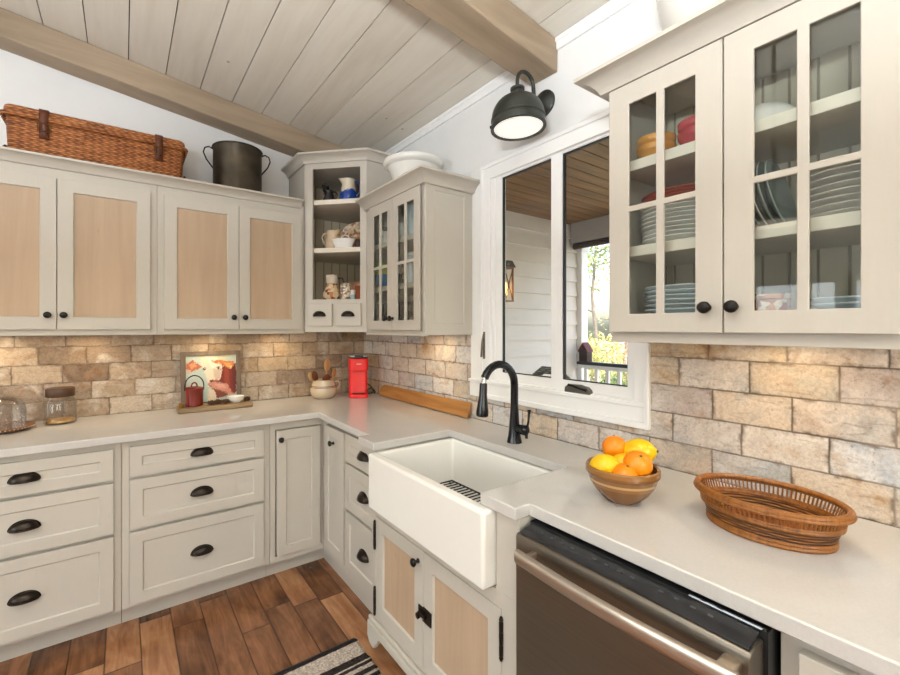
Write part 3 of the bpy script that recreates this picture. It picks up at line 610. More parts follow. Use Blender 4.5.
# base cabinet right of the dishwasher
t=thing('base_cabinet','greige base cabinet right of the dishwasher','cabinet',FB((2.76,0,0)))
m=MB(FB); m.box(2.752,3.5,.014,BF-.02,.10,.878); m.box(2.752,3.5,.014,.54,0,.10); m.build('carcass',GREIGE,t)
m=MB(FB); m.grid([2.752,2.79,3.46,3.5],[.10,.15,.84,.88],{(1,1)},BF-.02,BF+.008); m.build('face_frame',GREIGE,t,bevel=.0015)
drawer(FB,2.783,3.47,.70,.853,t,True,.05,BF+.009,BD+.012); drawer(FB,2.783,3.47,.14,.69,t,True,.05,BF+.009,BD+.012)
# ------------------------------------------------------------------ wall lamp
t=thing('wall_lamp','dark barn-style gooseneck wall lamp above the window','lamp',(0,-1.73,2.41))
m=MB(); MX=Matrix(((0,0,-1),(1,0,0),(0,1,0))); m.lathe([(.058,.0005),(.058,.01),(.052,.016),(.03,.022),(.018,.03),(0,.03)],(0,-1.735,2.410),28,MX); m.build('backplate',GALV,t)
ax=-.20; az=2.40
m=MB(); pts=[(-.02,-1.735,2.395),(-.055,-1.735,2.395),(-.073,-1.737,2.41),(-.078,-1.738,2.445)]+[(-.078-.051*(1-math.cos(a)),-1.738,2.455+.052*math.sin(a)) for a in [PI*k/10 for k in range(1,11)]]+[(-.18,-1.738,2.43),(-.18,-1.738,2.40)]
m.tube(pts,.0085,12); m.build('gooseneck_arm',GALV,t)
T=Matrix.Translation((-.20,-1.738,2.40))
tilt=Matrix.Rotation(math.radians(-2),3,'X')
m=MB(); m.lathe([(0,.0),(.022,.0),(.030,-.003),(.030,-.012),(.024,-.018),(.023,-.045),(.032,-.05),(0,-.05)],(-.18,-1.738,2.425),24,tilt); m.build('socket_cap',GALV,t)
m=MB(); rr=.111; dome=[(.03,0)]+[(.03+(rr-.03)*math.sin(a),-.092*(1-math.cos(a))) for a in [PI/2*k/10 for k in range(1,11)]]; 
dome=dome+[(rr+.003,-.094),(rr+.003,-.100),(rr,-.103),(rr+.001,-.126),(rr+.005,-.128),(rr+.005,-.136),(rr-.008,-.136)]+[(rr-.012,-.11),(rr-.025,-.08),(rr*.6,-.026),(.03,-.006)]
m.lathe(dome,(-.18,-1.738,2.384),40,tilt,close=False); sh=m.build('shade',GALV,t,ang=30)
m=MB(); m.lathe([(0,-.126),(rr-.012,-.126),(rr-.009,-.131),(0,-.133)],(-.18,-1.738,2.384),40,tilt); m.build('lens',LAMPG,sh)
m=MB(); p=Vector((-.18,-1.738,2.384))+tilt@Vector((-.094,.066,-.128)); m.lathe([(0,-.008),(.006,-.005),(.006,.005),(0,.008)],p,10); m.build('thumb_screw',BLACKM,sh)
# pendant over the room (behind the photographer's left; mirrored in the cabinet glass)
t=thing('pendant_lamp','dark pendant lamp on a long rod hanging behind the photographer','lamp',(-1.83,-2.24,2.91))
zc=cz(-1.83)
m=MB(); m.lathe([(.07,zc-.025),(.07,zc+.012),(0,zc+.012)],(-1.83,-2.24,0),24); m.build('canopy',BLACKM,t)
m=MB(); m.tube([(-1.83,-2.24,zc-.02),(-1.83,-2.24,2.03)],.009,10); m.build('rod',BLACKM,t)
m=MB(); m.lathe([(.02,2.04),(.03,2.02),(.10,1.98),(.145,1.93),(.142,1.93),(.09,1.972),(.02,2.0)],(-1.83,-2.24,0),30,close=False); m.build('shade',BLACKM,t)
m=MB(); m.lathe([(0,1.938),(.136,1.938),(.138,1.933),(0,1.930)],(-1.83,-2.24,0),30); m.build('diffuser',emit('pendant_diffuser',(255,240,214),1.6),t)
# ------------------------------------------------------------------ on top of the cabinets
TOPZ=UT+.0205
t=thing('wicker_hamper','long brown wicker hamper with leather straps on top of the wall cabinets','basket',(-1.64,-.17,TOPZ))
def rbox(m,x0,x1,y0,y1,z0,z1,r,taper=0,seg=5):
    def loop(z,g):
        a=[]
        for cx,cy,s in ((x1-r,y1-r,0),(x0+r,y1-r,1),(x0+r,y0+r,2),(x1-r,y0+r,3)):
            for k in range(seg+1):
                th=PI/2*s+PI/2*k/seg; X=cx+r*math.cos(th); Y=cy+r*math.sin(th); X+=g*(1 if X>(x0+x1)/2 else -1); Y+=g*(1 if Y>(y0+y1)/2 else -1); a.append(m.P((X,Y,z)))
        return a
    A=loop(z0,0); B=loop(z1,taper); n=len(A); m.face(list(reversed(A))); m.face(B)
    for i in range(n): j=(i+1)%n; m.face((A[i],A[j],B[j],B[i]))
    return m
hx0,hx1=-1.985,-1.287
m=MB(); rbox(m,hx0,hx1,-.31,-.045,TOPZ,2.372,.03,.008); m.build('body',WICK,t,bevel=.006)
m=MB(); rbox(m,hx0-.016,hx1+.016,-.327,-.03,2.372,2.424,.035,-.003); ld=m.build('lid',WICK,t,bevel=.012,seg=3)
def braid(m,x0,x1,y0,y1,z,r):
    pts=[]; c=.03
    for cx,cy,s in ((x1-c,y1-c,0),(x0+c,y1-c,1),(x0+c,y0+c,2),(x1-c,y0+c,3)):
        for k in range(5): th=PI/2*s+PI/2*k/4; pts.append((cx+c*math.cos(th),cy+c*math.sin(th),z))
    m.tube(pts,r,8,True)
m=MB(); braid(m,hx0-.02,hx1+.02,-.331,-.026,2.378,.009); m.build('lid_rim',WICK,ld)
for sx in (-1.856,-1.397):
    m=MB(); w_=.017
    pth=[(-.10,2.428),(-.30,2.429),(-.333,2.42),(-.341,2.39),(-.334,2.36),(-.328,2.32),(-.325,2.288)]
    for (ya,za),(yb,zb) in zip(pth,pth[1:]):
        i=[m.P(p) for p in ((sx-w_,ya,za),(sx+w_,ya,za),(sx+w_,yb,zb),(sx-w_,yb,zb))]; m.face(i)
    st_=m.build('strap',LEATHER,t,solid=.005)
    m=MB(); m.tube([(sx-.021,-.345,2.355),(sx+.021,-.345,2.355),(sx+.021,-.338,2.32),(sx-.021,-.338,2.32)],.0035,6,True); m.build('buckle',simple('aged_brass',(120,86,44),.4,.8) if 'aged_brass' not in MATS else MATS['aged_brass'],st_)
for xs in (hx0-.012,hx1+.012):
    m=MB(); sg=-1 if xs<-1.6 else 1
    m.tube([(xs+sg*.0,-.24,2.25),(xs+sg*.016,-.23,2.235),(xs+sg*.020,-.18,2.228),(xs+sg*.016,-.13,2.235),(xs,-.12,2.25)],.009,8); m.build('handle',DKWOOD,t)
# copper pot
t=thing('copper_pot','tarnished two-handled copper pot on top of the wall cabinet','pot',(-.977,-.182,TOPZ))
pr_=.138; pz=TOPZ; ph=.312
m=MB(); m.lathe([(0,pz),(pr_-.006,pz),(pr_,pz+.006),(pr_,pz+ph-.006),(pr_+.004,pz+ph),(pr_-.003,pz+ph+.002),(pr_-.006,pz+ph-.008),(pr_-.006,pz+.02),(0,pz+.02)],(-.977,-.182,0),48); m.build('body',COPPER,t)
m=MB(); m.tube([(-.977+(pr_+.002)*math.cos(a),-.182+(pr_+.002)*math.sin(a),pz+ph) for a in [2*PI*k/40 for k in range(40)]],.0045,8,True); m.build('rolled_rim',COPPER,t)
for s in (-1,1):
    dx,dy=s*.985,-s*.17
    P=lambda r,z:(-.977+dx*r,-.182+dy*r,pz+z)
    m=MB(); m.tube([P(pr_-.002,.30),P(pr_+.02,.312),P(pr_+.042,.302),P(pr_+.05,.275),P(pr_+.035,.235),P(pr_-.002,.185)],.006,8,flat=.7); m.build('handle',BLACKM,t)
# vessels
def vessel(name,label,cat,loc,prof,mat,group=None,seg=32,part=None,sx=1,sy=1,rz=0):
    m=MB(); m.lathe(prof,(0,0,0),seg,sx=sx,sy=sy); o=m.build(name,mat); o.location=loc; o.rotation_euler=(0,0,rz); return tag(o,label,cat,group)
def bowlprof(r,h,foot=None,t=.006,lip=.003):
    foot=foot or r*.5
    out=[(0,0),(foot,0),(foot*1.02,.006)]+[(foot+(r-foot)*math.sin(PI/2*k/8)**.8,.006+(h-.006)*(1-math.cos(PI/2*k/8))) for k in range(1,8)]+[(r,h-.004),(r+lip,h),(r-t*.5,h+.001)]
    inn=[(r-t,h-.006)]+[((foot+(r-foot)*math.sin(PI/2*k/8)**.8)-t,.006+t+(h-.006-t)*(1-math.cos(PI/2*k/8))) for k in range(7,0,-1)]+[(0,.012)]
    return out+inn
vessel('serving_bowl','large white ceramic bowl on top of the small glass cabinet','bowl',(-.185,-.94,TOPZ),
    [(0,0),(.085,0),(.09,.01),(.108,.06),(.132,.11),(.148,.138),(.158,.142),(.168,.148),(.174,.160),(.172,.174),(.163,.178),(.150,.168),(.12,.08),(.08,.02),(0,.015)],WHITEC,seg=48)
vessel('serving_bowl','big white round tureen on top of the large glass cabinet at the picture edge','bowl',(-.195,-2.525,TOPZ),
    [(0,0),(.09,0),(.095,.012),(.12,.03),(.15,.075),(.168,.13),(.175,.20),(.178,.26),(.186,.27),(.182,.28),(.17,.275),(.165,.20),(.14,.08),(.09,.03),(0,.025)],WHITEC,seg=48)
# ------------------------------------------------------------------ corner shelves
def loc_d(u,n,z): return FD((u,n,z))
def jug(label,loc,r,h,mat,handle_dir,hm=None,spout=True,prof=None,cat='pitcher'):
    t=thing('pitcher',label,cat,loc); L=Vector(loc)
    prof=prof or [(0,0),(r*.8,0),(r*.98,h*.12),(r,h*.3),(r*.86,h*.6),(r*.74,h*.8),(r*.8,h*.97),(r*.84,h),(r*.76,h),(r*.68,h*.8),(r*.7,h*.4),(0,h*.1)]
    m=MB(); m.lathe(prof,(0,0,0),28)
    hd=Vector((*handle_dir,0)).normalized()
    if spout:
        for i,v in enumerate(m.v):
            if v.z>h*.84:
                k=max(0,-(v.x*hd.x+v.y*hd.y)/r-.35); kk=(v.z/h-.84)/.16
                m.v[i]=v-hd*k*r*.9*kk+Vector((0,0,k*h*.12*kk))
    for i in range(len(m.v)): m.v[i]=m.v[i]+L
    m.build('body',mat,t)
    m=MB(); m.tube([L+hd*r*.72+Vector((0,0,h*.9)),L+hd*r*1.25+Vector((0,0,h*.88)),L+hd*r*1.5+Vector((0,0,h*.68)),L+hd*r*1.3+Vector((0,0,h*.4)),L+hd*r*.92+Vector((0,0,h*.24))],.0065,8); m.build('handle',hm or mat,t)
    return t
RT=(S2,-S2); LT=(-S2,S2)
s1,s2_,s3=2.2145,1.9085,1.5755
jug('white and cobalt-blue pitcher on the top corner shelf',loc_d(.255,-.10,s1),.055,.145,glaze('cobalt_glaze',(28,66,150),(224,214,192),.068,jag=.09),RT,simple('cobalt',(30,52,112),.25))
t=jug('small black cow-shaped creamer on the top corner shelf',loc_d(.125,-.085,s1),.038,.075,mottled('black_pied',[(22,20,22),(24,22,24),(30,26,28),(190,150,140)],26),RT,BLACKP,False,None,'creamer')
L=Vector(loc_d(.125,-.085,s1)); m=MB(); m.lathe([(0,0),(.018,.006),(.021,.02),(.016,.036),(.009,.046),(0,.05)],L+Vector((-.024,.012,.068)),14,Matrix.Rotation(.5,3,'Y')); 
for sg in (-1,1): m.lathe([(.006,0),(.004,.012),(0,.02)],L+Vector((-.03,.012+sg*.014,.105)),8)
m.build('head',BLACKP,t)
jug('tan stoneware jug on the middle corner shelf',loc_d(.145,-.115,s2_),.052,.125,CREAMC,LT)
t=thing('porcelain_basket','small white porcelain basket with a loop handle on the middle corner shelf','basket',loc_d(.24,-.045,s2_)); L=Vector(loc_d(.24,-.045,s2_))
LB=simple('white_lattice',(238,238,236),.35,amt=.08,scale=240,bump=.8); m=MB(); 
mm=Matrix(((S2,S2,0),(-S2,S2,0),(0,0,1)))
m.lathe([(0,0),(.055,0),(.074,.052),(.078,.056),(.070,.054),(.05,.008),(0,.008)],L,32,mm,sx=1,sy=.55); m.build('body',LB,t)
m=MB(); m.tube([L+mm@Vector((.03*math.cos(a)+.012,0,.05+.032*math.sin(a))) for a in [PI*k/10 for k in range(11)]],.0035,8); m.build('handle',WHITEC,t)
vessel('small_pot','small dark brown pot behind the white basket on the middle corner shelf','pot',loc_d(.33,-.07,s2_),[(0,0),(.018,0),(.026,.02),(.027,.03),(.02,.05),(.016,.056),(.012,.05),(0,.03)],simple('dark_brown_glaze',(66,50,42),.3))
def platter(label,c,w,h,mat,lean=.16,d=.016):
    m=MB(); n=36; nf=Vector((-S2,-S2,0)); uu=Vector((S2,-S2,0)); up=(Vector((0,0,1))*math.cos(lean)-nf*math.sin(lean)); nn=(nf*math.cos(lean)+Vector((0,0,1))*math.sin(lean))
    C0=Vector(c)+up*h; rings=[]
    for s,o in ((1,.0),(1.0,.005),(.82,-.004),(.78,-.006),(0.01,-.006)): rings.append([m.P(C0+uu*w*s*math.cos(2*PI*k/n)+up*h*s*math.sin(2*PI*k/n)+nn*(o+.012)) for k in range(n)])
    bk=[m.P(C0+uu*w*.75*math.cos(2*PI*k/n)+up*h*.75*math.sin(2*PI*k/n)-nn*.002) for k in range(n)]
    for a,b in list(zip(rings,rings[1:])):
        for k in range(n): l=(k+1)%n; m.face((a[k],a[l],b[l],b[k]))
    for k in range(n): l=(k+1)%n; m.face((bk[k],bk[l],rings[0][l],rings[0][k]))
    m.face(rings[-1]); m.face(list(reversed(bk)))
    o=m.build('platter',mat,loc=c); return tag(o,label,'platter')
PLM=mottled('brown_floral_plate',[(196,172,136),(176,140,100),(150,92,58),(206,190,160),(190,160,120)],55)
platter('brown patterned oval platter standing at the back of the middle corner shelf',loc_d(.275,-.215,s2_+.001),.125,.105,PLM)
platter('tan oval platter standing at the back of the lowest corner shelf',loc_d(.285,-.20,s3+.001),.12,.068,mottled('tan_plate',[(190,150,116),(196,158,120),(168,116,82),(184,140,104)],30))
FIG=mottled('painted_figure_glaze',[(206,176,136),(216,190,150),(96,62,40),(190,120,80),(212,196,170)],60)
t=jug('painted figural jug with a cream top on the lowest corner shelf',loc_d(.148,-.09,s3),.054,.165,FIG,RT,simple('dark_glaze_handle',(54,34,30),.3),False,[(0,0),(.046,0),(.060,.024),(.058,.052),(.042,.084),(.033,.104),(.033,.135),(.036,.165),(.028,.165),(.026,.11),(.035,.036),(0,.01)])
m=MB(); m.lathe([(.034,.110),(.040,.114),(.040,.158),(.039,.166),(.033,.166),(.033,.112)],loc_d(.148,-.09,s3),24); m.build('collar',simple('bone_glaze',(206,194,176),.3),t)
vessel('ceramic_owl','small speckled ceramic owl on the lowest corner shelf','figurine',loc_d(.249,-.066,s3),[(0,0),(.027,0),(.033,.012),(.037,.043),(.034,.068),(.037,.084),(.033,.1),(.019,.112),(0,.115)],mottled('owl_glaze',[(216,204,180),(190,170,140),(150,130,110),(226,218,200),(120,104,110)],90))
vessel('spice_tin','small pale blue and white tin on the lowest corner shelf','tin',loc_d(.303,-.046,s3),[(0,0),(.016,0),(.016,.055),(.017,.056),(.017,.064),(0,.065)],glaze('tin_paint',(150,176,186),(214,208,196),.034))
vessel('brown_mug','shiny copper-brown cup on the lowest corner shelf','cup',loc_d(.345,-.06,s3),[(0,0),(.028,0),(.030,.006),(.029,.086),(.031,.09),(.027,.09),(.026,.01),(0,.008)],simple('copper_brown_glaze',(142,72,42),.25,.3,.2))
# ------------------------------------------------------------------ small glass cabinet contents
ORD=['bottom','second','third','fourth','fifth','sixth','seventh','eighth','ninth','tenth']
b0=UB+.0325; sh1,sh2=1.9025,1.6455
LB2=glaze('lime_blue_glaze',(24,124,190),(170,190,70),.075,jag=.0)
vessel('mixing_bowl','lime and blue striped bowl on the middle shelf of the small glass cabinet','bowl',(-.242,-.722,sh2),bowlprof(.070,.115,.035),LB2)
vessel('mixing_bowl','lime green bowl stacked on the blue one in the small glass cabinet','bowl',(-.242,-.722,sh2+.052),bowlprof(.062,.09,.03),simple('lime_glaze',(172,192,72),.25))
jug('white mug with a dark leaf pattern on the top shelf of the small glass cabinet',(-.262,-.765,sh1),.040,.090,mottled('leaf_mug',[(222,220,212),(226,224,216),(214,212,204),(70,72,66)],30),(-.3,-1),None,False,[(0,0),(.04,0),(.043,.006),(.043,.095),(.039,.095),(.039,.01),(0,.01)],'mug')
jug('tall pale blue-white pitcher on the top shelf of the small glass cabinet',(-.235,-1.025,sh1),.052,.17,simple('pale_blue_glaze',(206,218,224),.2),(.2,1))
jug('white mug on the top shelf beside the pitcher in the small glass cabinet',(-.268,-.925,sh1),.033,.085,WHITEC,(.3,1),None,False,[(0,0),(.037,0),(.04,.006),(.04,.09),(.036,.09),(.036,.01),(0,.01)],'mug')
vessel('canister','white ceramic canister on the middle shelf of the small glass cabinet','canister',(-.228,-1.03,sh2),[(0,0),(.065,0),(.068,.01),(.068,.14),(.06,.15),(.06,.165),(.02,.175),(0,.178)],simple('blue_white_glaze',(214,222,226),.2))
DG=mottled('dark_dot_mug',[(40,40,44),(44,44,48),(50,48,50),(200,196,188)],34)
jug('dark dotted mug on the middle shelf of the small glass cabinet',(-.268,-.915,sh2),.032,.12,DG,(.3,1),None,False,[(0,0),(.034,0),(.036,.006),(.036,.12),(.033,.12),(.033,.01),(0,.01)],'mug')
GL=glass('grey_glassware',(.6,.62,.62),.8,.06)
gp=[(0,0),(.028,0),(.028,.004),(.005,.008),(.004,.05),(.02,.062),(.034,.085),(.034,.12),(.030,.15),(.029,.15),(.032,.12),(.032,.088),(.018,.066),(0,.06)]
spots=[(-.26,-.70),(-.26,-.79),(-.26,-.92),(-.26,-1.00),(-.26,-1.08),(-.165,-.95),(-.165,-1.04),(-.165,-.74)]
gl=None
for k_,(x,y) in enumerate(spots):
    lb=['leftmost','second','third','fourth','rightmost'][k_]+' stemmed glass in the front row of the small glass cabinet' if k_<5 else ['left','right','far left'][k_-5]+' stemmed glass in the back row of the small glass cabinet'
    if gl is None: gl=vessel('stemmed_glass',lb,'glass',(x,y,b0),gp,GL,'glasses in the small cabinet',20)
    else:
        g=gl.copy(); C.objects.link(g); g.location=(x,y,b0); g['label']=lb
# ------------------------------------------------------------------ large glass cabinet contents
def plateprof(r,th=.008): return [(0,0),(r*.55,0),(r*.6,.003),(r*.98,th*1.9),(r,th*2.2),(r*.985,th*2.5),(r*.62,.009),(r*.55,.006),(0,.006)]
def stack(n,loc,r,dz,mat,fmt,grp,jit=.003):
    first=None
    for k in range(n):
        l=(loc[0]+R.uniform(-jit,jit),loc[1]+R.uniform(-jit,jit),loc[2]+k*dz)
        nm='topmost' if k==n-1 else ('bottom' if k==0 else ORD[k]+' from the bottom')
        if first is None: first=vessel('plate',fmt%nm,'plate',l,plateprof(r),mat,grp,40)
        else:
            o=first.copy(); C.objects.link(o); o.location=l; o['label']=fmt%nm
    return loc[2]+n*dz
def cupstack(lab,loc,r,h,mat,grp,n=2):
    for k in range(n):
        pf=[(0,0),(r*.62,0),(r*.66,.004),(r*.9,h*.62),(r*.94,h*.66),(r*.97,h*.7),(r,h*.96),(r*.98,h),(r*.92,h*.98),(r*.84,h*.6),(r*.55,.01),(0,.01)]
        vessel('ramekin',lab%('lower' if k==0 else 'upper'),'bowl',(loc[0],loc[1],loc[2]+k*h*.5),pf,mat,grp,32)
YEL=simple('mustard_glaze',(214,148,62),.2,coat=.3); REDG=simple('raspberry_glaze',(178,44,58),.18,coat=.4)
cupstack('%s mustard-yellow bowl of the pair on the top shelf of the large glass cabinet',(-.215,-2.340,sh1),.055,.052,YEL,'yellow bowls')
cupstack('%s raspberry-red bowl of the pair on the top shelf of the large glass cabinet',(-.215,-2.462,sh1),.055,.056,REDG,'red bowls')
z=stack(9,(-.175,-2.398,sh2),.114,.0125,WHITEC,'white dinner plate, %s of the tall stack behind the left glass door','white plates on the middle shelf')
stack(3,(-.175,-2.402,z+.004),.118,.009,simple('terracotta_red_plate',(164,60,36),.3),'red plate, %s of the three on top of the white plates','red plates',.005)
BLUEW=simple('bluish_white_plate',(216,224,228),.2)
stack(9,(-.17,-2.408,b0),.114,.0135,BLUEW,'pale plate, %s of the stack low behind the left door','plates on the cabinet floor')
vessel('mixing_bowl','white rounded bowl turned upside down on the top shelf behind the right glass door','bowl',(-.19,-2.600,sh1),[(.085,0),(.088,.004),(.080,.035),(.055,.062),(.03,.07),(0,.07),(0,.064),(.05,.056),(.075,.03),(.082,0)],WHITEC)
PLB=simple('grey_green_plate',(150,164,160),.25)
for k_,(y,mt) in enumerate([(-2.552,PLB),(-2.567,WHITEC),(-2.585,PLB),(-2.603,PLB)]):
    m=MB(); m.lathe(plateprof(.092),(0,0,0),40,Matrix.Rotation(math.radians(78),3,'X')@Matrix.Identity(3)); o=m.build('plate',mt); o.location=(-.19,y-.02,sh2+.0935); tag(o,['frontmost grey-green','white','third grey-green','rearmost grey-green'][k_]+' plate standing on edge on the middle shelf behind the right glass door','plate','plates standing on edge')
stack(8,(-.16,-2.766,sh2),.094,.0155,simple('cream_platter',(214,208,198),.25),'cream platter, %s of the stack behind the right glass door','platters on the middle shelf')
vessel('floral_crock','terracotta and white mottled crock on the floor behind the right glass door','pot',(-.245,-2.628,b0),[(0,0),(.042,0),(.046,.006),(.046,.072),(.050,.075),(.050,.086),(.044,.086),(.042,.01),(0,.01)],mottled('terracotta_floral',[(176,104,74),(206,180,152),(190,130,96),(214,198,178),(160,92,66)],70))
stack(5,(-.15,-2.775,b0),.085,.014,BLUEW,'small plate, %s of the short stack low behind the right door','small plates')
# ------------------------------------------------------------------ worktop: left side
t=thing('cake_dome','clear glass dome with a glass knob at the left edge of the countertop','dome',(-2.02,-.20,H))
cx,cy=-2.02,-.205
plt=vessel('wood_plate','round dark wood plate with a beaded edge under the glass dome','plate',(cx,cy,H+.0005),[(0,0),(.085,0),(.112,.014),(.119,.02),(.116,.024),(.105,.019),(0,.017)],wood('turned_wood',(96,58,28),(150,98,52),0,10,.4,False))
m=MB()
for k_ in range(48): a=2*PI*k_/48; m.lathe([(0,-.004),(.003,-.002),(.003,.002),(0,.004)],(cx+.117*math.cos(a),cy+.117*math.sin(a),H+.017),6)
bd=m.build('beaded_edge',simple('pale_beads',(214,190,160),.4),plt)
m=MB(); dz=H+.0195; m.lathe([(.088,dz),(.088,dz+.075),(.082,dz+.105),(.062,dz+.128),(.03,dz+.138),(0,dz+.139),(0,dz+.136),(.03,dz+.135),(.06,dz+.125),(.079,dz+.104),(.085,dz+.075),(.085,dz)],(cx,cy,0),40); m.build('dome',JARG,t)
m=MB(); m.lathe([(.008,dz+.138),(.006,dz+.15),(.016,dz+.158),(.02,dz+.17),(.012,dz+.182),(0,dz+.184)],(cx,cy,0),20); m.build('knob',JARG,t)
t=thing('glass_jar','wide clear glass jar with a dark wooden lid','jar',(-1.815,-.135,H))
jx,jy=-1.815,-.135
m=MB(); m.lathe([(0,H+.001),(.062,H+.001),(.067,H+.006),(.067,H+.105),(.063,H+.118),(.056,H+.126),(.056,H+.135),(.052,H+.135),(.052,H+.126),(.059,H+.117),(.063,H+.104),(.063,H+.008),(0,H+.006)],(jx,jy,0),40); m.build('jar_body',JARG,t)
m=MB(); m.lathe([(.058,H+.136),(.060,H+.139),(.060,H+.174),(.056,H+.180),(0,H+.180),(0,H+.136)],(jx,jy,0),32); m.build('lid',DKWOOD,t)
m=MB(); m.lathe([(0,H+.0085),(.060,H+.0085),(.060,H+.018),(0,H+.022)],(jx,jy,0),24); m.build('contents',simple('amber_grain',(196,150,84),.7,0,.2,60,.3),t)
# board with cow painting and small things
t0=MB(); t0.box(-1.30,-.90,-.238,-.080,H+.001,H+.027); o=t0.build('serving_board',TRAYW,bevel=.006,loc=(-1.1,-.155,H)); tag(o,'thick weathered wooden board under the cow painting','board')
t=thing('cow_painting','framed painting of a white-faced red cow leaning on the brick backsplash','painting',(-1.10,-.07,H))
BZ=H+.001
lean=Matrix.Rotation(math.radians(-5),3,'X')
def PF(p): return Vector((p[0],-.048,BZ))+lean@Vector((0,-p[1],p[2]))
m=MB(PF); m.grid([-1.270,-1.243,-.958,-.931],[0,.028,.312,.338],{(1,1)},0,.022); m.build('frame',GREYW,t,bevel=.002)
NX,NZ=76,76
polys=[([(0,0),(1,0),(1,1),(0,1)],(186,200,190)),([(.3,.9),(.7,.9),(.98,.98),(.98,1),(.2,1)],(206,206,170)),([(0,.35),(.35,.3),(.4,0),(0,0)],(170,196,196)),([(.6,.78),(1,.8),(1,.15),(.82,.12),(.72,.3),(.62,.45)],(120,36,24)),([(.74,.7),(.84,.72),(.86,.3),(.76,.3)],(146,58,38)),([(.9,.76),(1,.8),(1,.2),(.92,.3)],(98,28,20)),
 ([(.28,.95),(.42,1),(.62,.95),(.72,.8),(.68,.5),(.60,.38),(.66,.2),(.55,.02),(.42,0),(.44,.3),(.40,.5),(.34,.7),(.28,.8)],(228,214,192)),([(.42,.92),(.6,.95),(.66,.78),(.5,.7)],(238,226,206)),([(.52,.7),(.68,.68),(.66,.5),(.56,.44)],(206,182,160)),
 ([(0,.82),(.14,.9),(.24,.82),(.30,.76),(.22,.70),(.12,.66),(0,.72)],(184,104,66)),([(.06,.82),(.18,.84),(.22,.76),(.1,.73)],(216,150,110)),([(0,.72),(.1,.70),(.12,.64),(.04,.62)],(206,170,150)),
 ([(.52,.86),(.62,.90),(.78,.86),(.98,.84),(.94,.74),(.84,.70),(.76,.74),(.66,.82),(.54,.82)],(206,120,62)),([(.76,.82),(.9,.82),(.88,.74),(.8,.72)],(226,160,90)),([(.84,.74),(.92,.76),(.88,.68)],(238,190,130)),
 ([(.44,.46),(.62,.46),(.66,.40),(.5,.38)],(150,84,66)),([(.42,.40),(.52,.42),(.8,.36),(.86,.24),(.92,.14),(.86,.10),(.74,.16),(.62,.22),(.52,.26),(.46,.34)],(206,142,122)),([(.54,.38),(.74,.36),(.8,.26),(.64,.28)],(222,166,146)),([(.5,.28),(.62,.24),(.76,.18),(.82,.12),(.72,.08),(.60,.06),(.58,.16)],(128,62,44)),
 ([(.42,.40),(.46,.36),(.54,.26),(.52,.24),(.44,.34)],(96,50,36)),([(.60,.74),(.66,.75),(.66,.70),(.60,.70)],(60,44,34)),([(.32,.73),(.38,.74),(.38,.69),(.33,.69)],(66,46,36)),([(.48,.90),(.52,.91),(.53,.88),(.49,.87)],(190,110,60)),([(.46,.44),(.52,.45),(.52,.41),(.47,.41)],(80,40,32)),([(.84,.10),(.9,.12),(1,.18),(1,0),(.6,0),(.7,.08)],(176,186,176))]
def inside(p,poly):
    x,y=p; c=False; j=len(poly)-1
    for i in range(len(poly)):
        xi,yi=poly[i]; xj,yj=poly[j]
        if (yi>y)!=(yj>y) and x<(xj-xi)*(y-yi)/(yj-yi)+xi: c=not c
        j=i
    return c
m=MB(PF); ids=[[m.P((-1.2445+.288*i/NX,.008,.0265+.287*j/NZ)) for j in range(NZ+1)] for i in range(NX+1)]
cols=[]
for i in range(NX):
    for j in range(NZ):
        m.face((ids[i][j],ids[i+1][j],ids[i+1][j+1],ids[i][j+1])); q=((i+.5)/NX+R.gauss(0,.010),(j+.5)/NZ+R.gauss(0,.010)); c=(186,200,190)
        for pl_,cc in polys:
            if inside(q,pl_): c=cc
        g=R.uniform(.93,1.07); cols.append(tuple(v*g for v in lin(c)[:3])+(1,))
cv=m.build('canvas',[],t)
t_=NT('cow_paint'); at=t_.n('ShaderNodeAttribute'); at.attribute_name='brush'; t_.col((at,0)); t_.set(.5); t_.bump(t_.noise(t_.coord(),60,3),.2,.003); cv.data.materials.append(t_.m)
ca=cv.data.color_attributes.new('brush','FLOAT_COLOR','CORNER'); fl=[]
# faces keep their order through the bmesh round trip
for p in cv.data.polygons:
    for _ in p.loop_indices: fl.extend(cols[p.index])
ca.data.foreach_set('color',fl)
cv.modifiers.new('Solidify','SOLIDIFY').thickness=.006
bt=H+.0275
t=thing('enamel_canister','dark red canister with a black bail handle in front of the cow painting','canister',(-1.21,-.150,bt))
c0=(-1.21,-.150,bt); RC=simple('dark_red_enamel',(122,30,16),.22,.2,.12,coat=.4)
m=MB(); m.lathe([(0,0),(.045,0),(.048,.004),(.048,.094),(.049,.098),(0,.098)],c0,32); m.build('body',RC,t)
m=MB(); m.lathe([(.050,.098),(.050,.103),(.04,.110),(.015,.115),(0,.115)],c0,32); ld=m.build('lid',RC,t)
m=MB(); m.tube([(c0[0]+.015*math.cos(a),c0[1],bt+.113+.022*math.sin(a)) for a in [PI*k/10 for k in range(11)]],.004,8); m.build('lid_loop',RC,ld)
m=MB(); m.tube([(c0[0]+.049,c0[1],bt+.09)]+[(c0[0]+.05*math.cos(a),c0[1]-.004,bt+.115+.062*math.sin(a)) for a in [PI*k/14 for k in range(15)]]+[(c0[0]-.049,c0[1],bt+.09)],.0032,8); m.build('bail_handle',BLACKM,t)
vessel('small_bowl','small white bowl on the wooden board in front of the cow painting','bowl',(-.985,-.165,bt),[(0,0),(.026,0),(.028,.003),(.044,.018),(.047,.036),(.048,.038),(.044,.037),(.036,.018),(.02,.008),(0,.008)],WHITEC)
PCN=simple('pine_cone_brown',(84,56,36),.7,0,.4,70,.8)
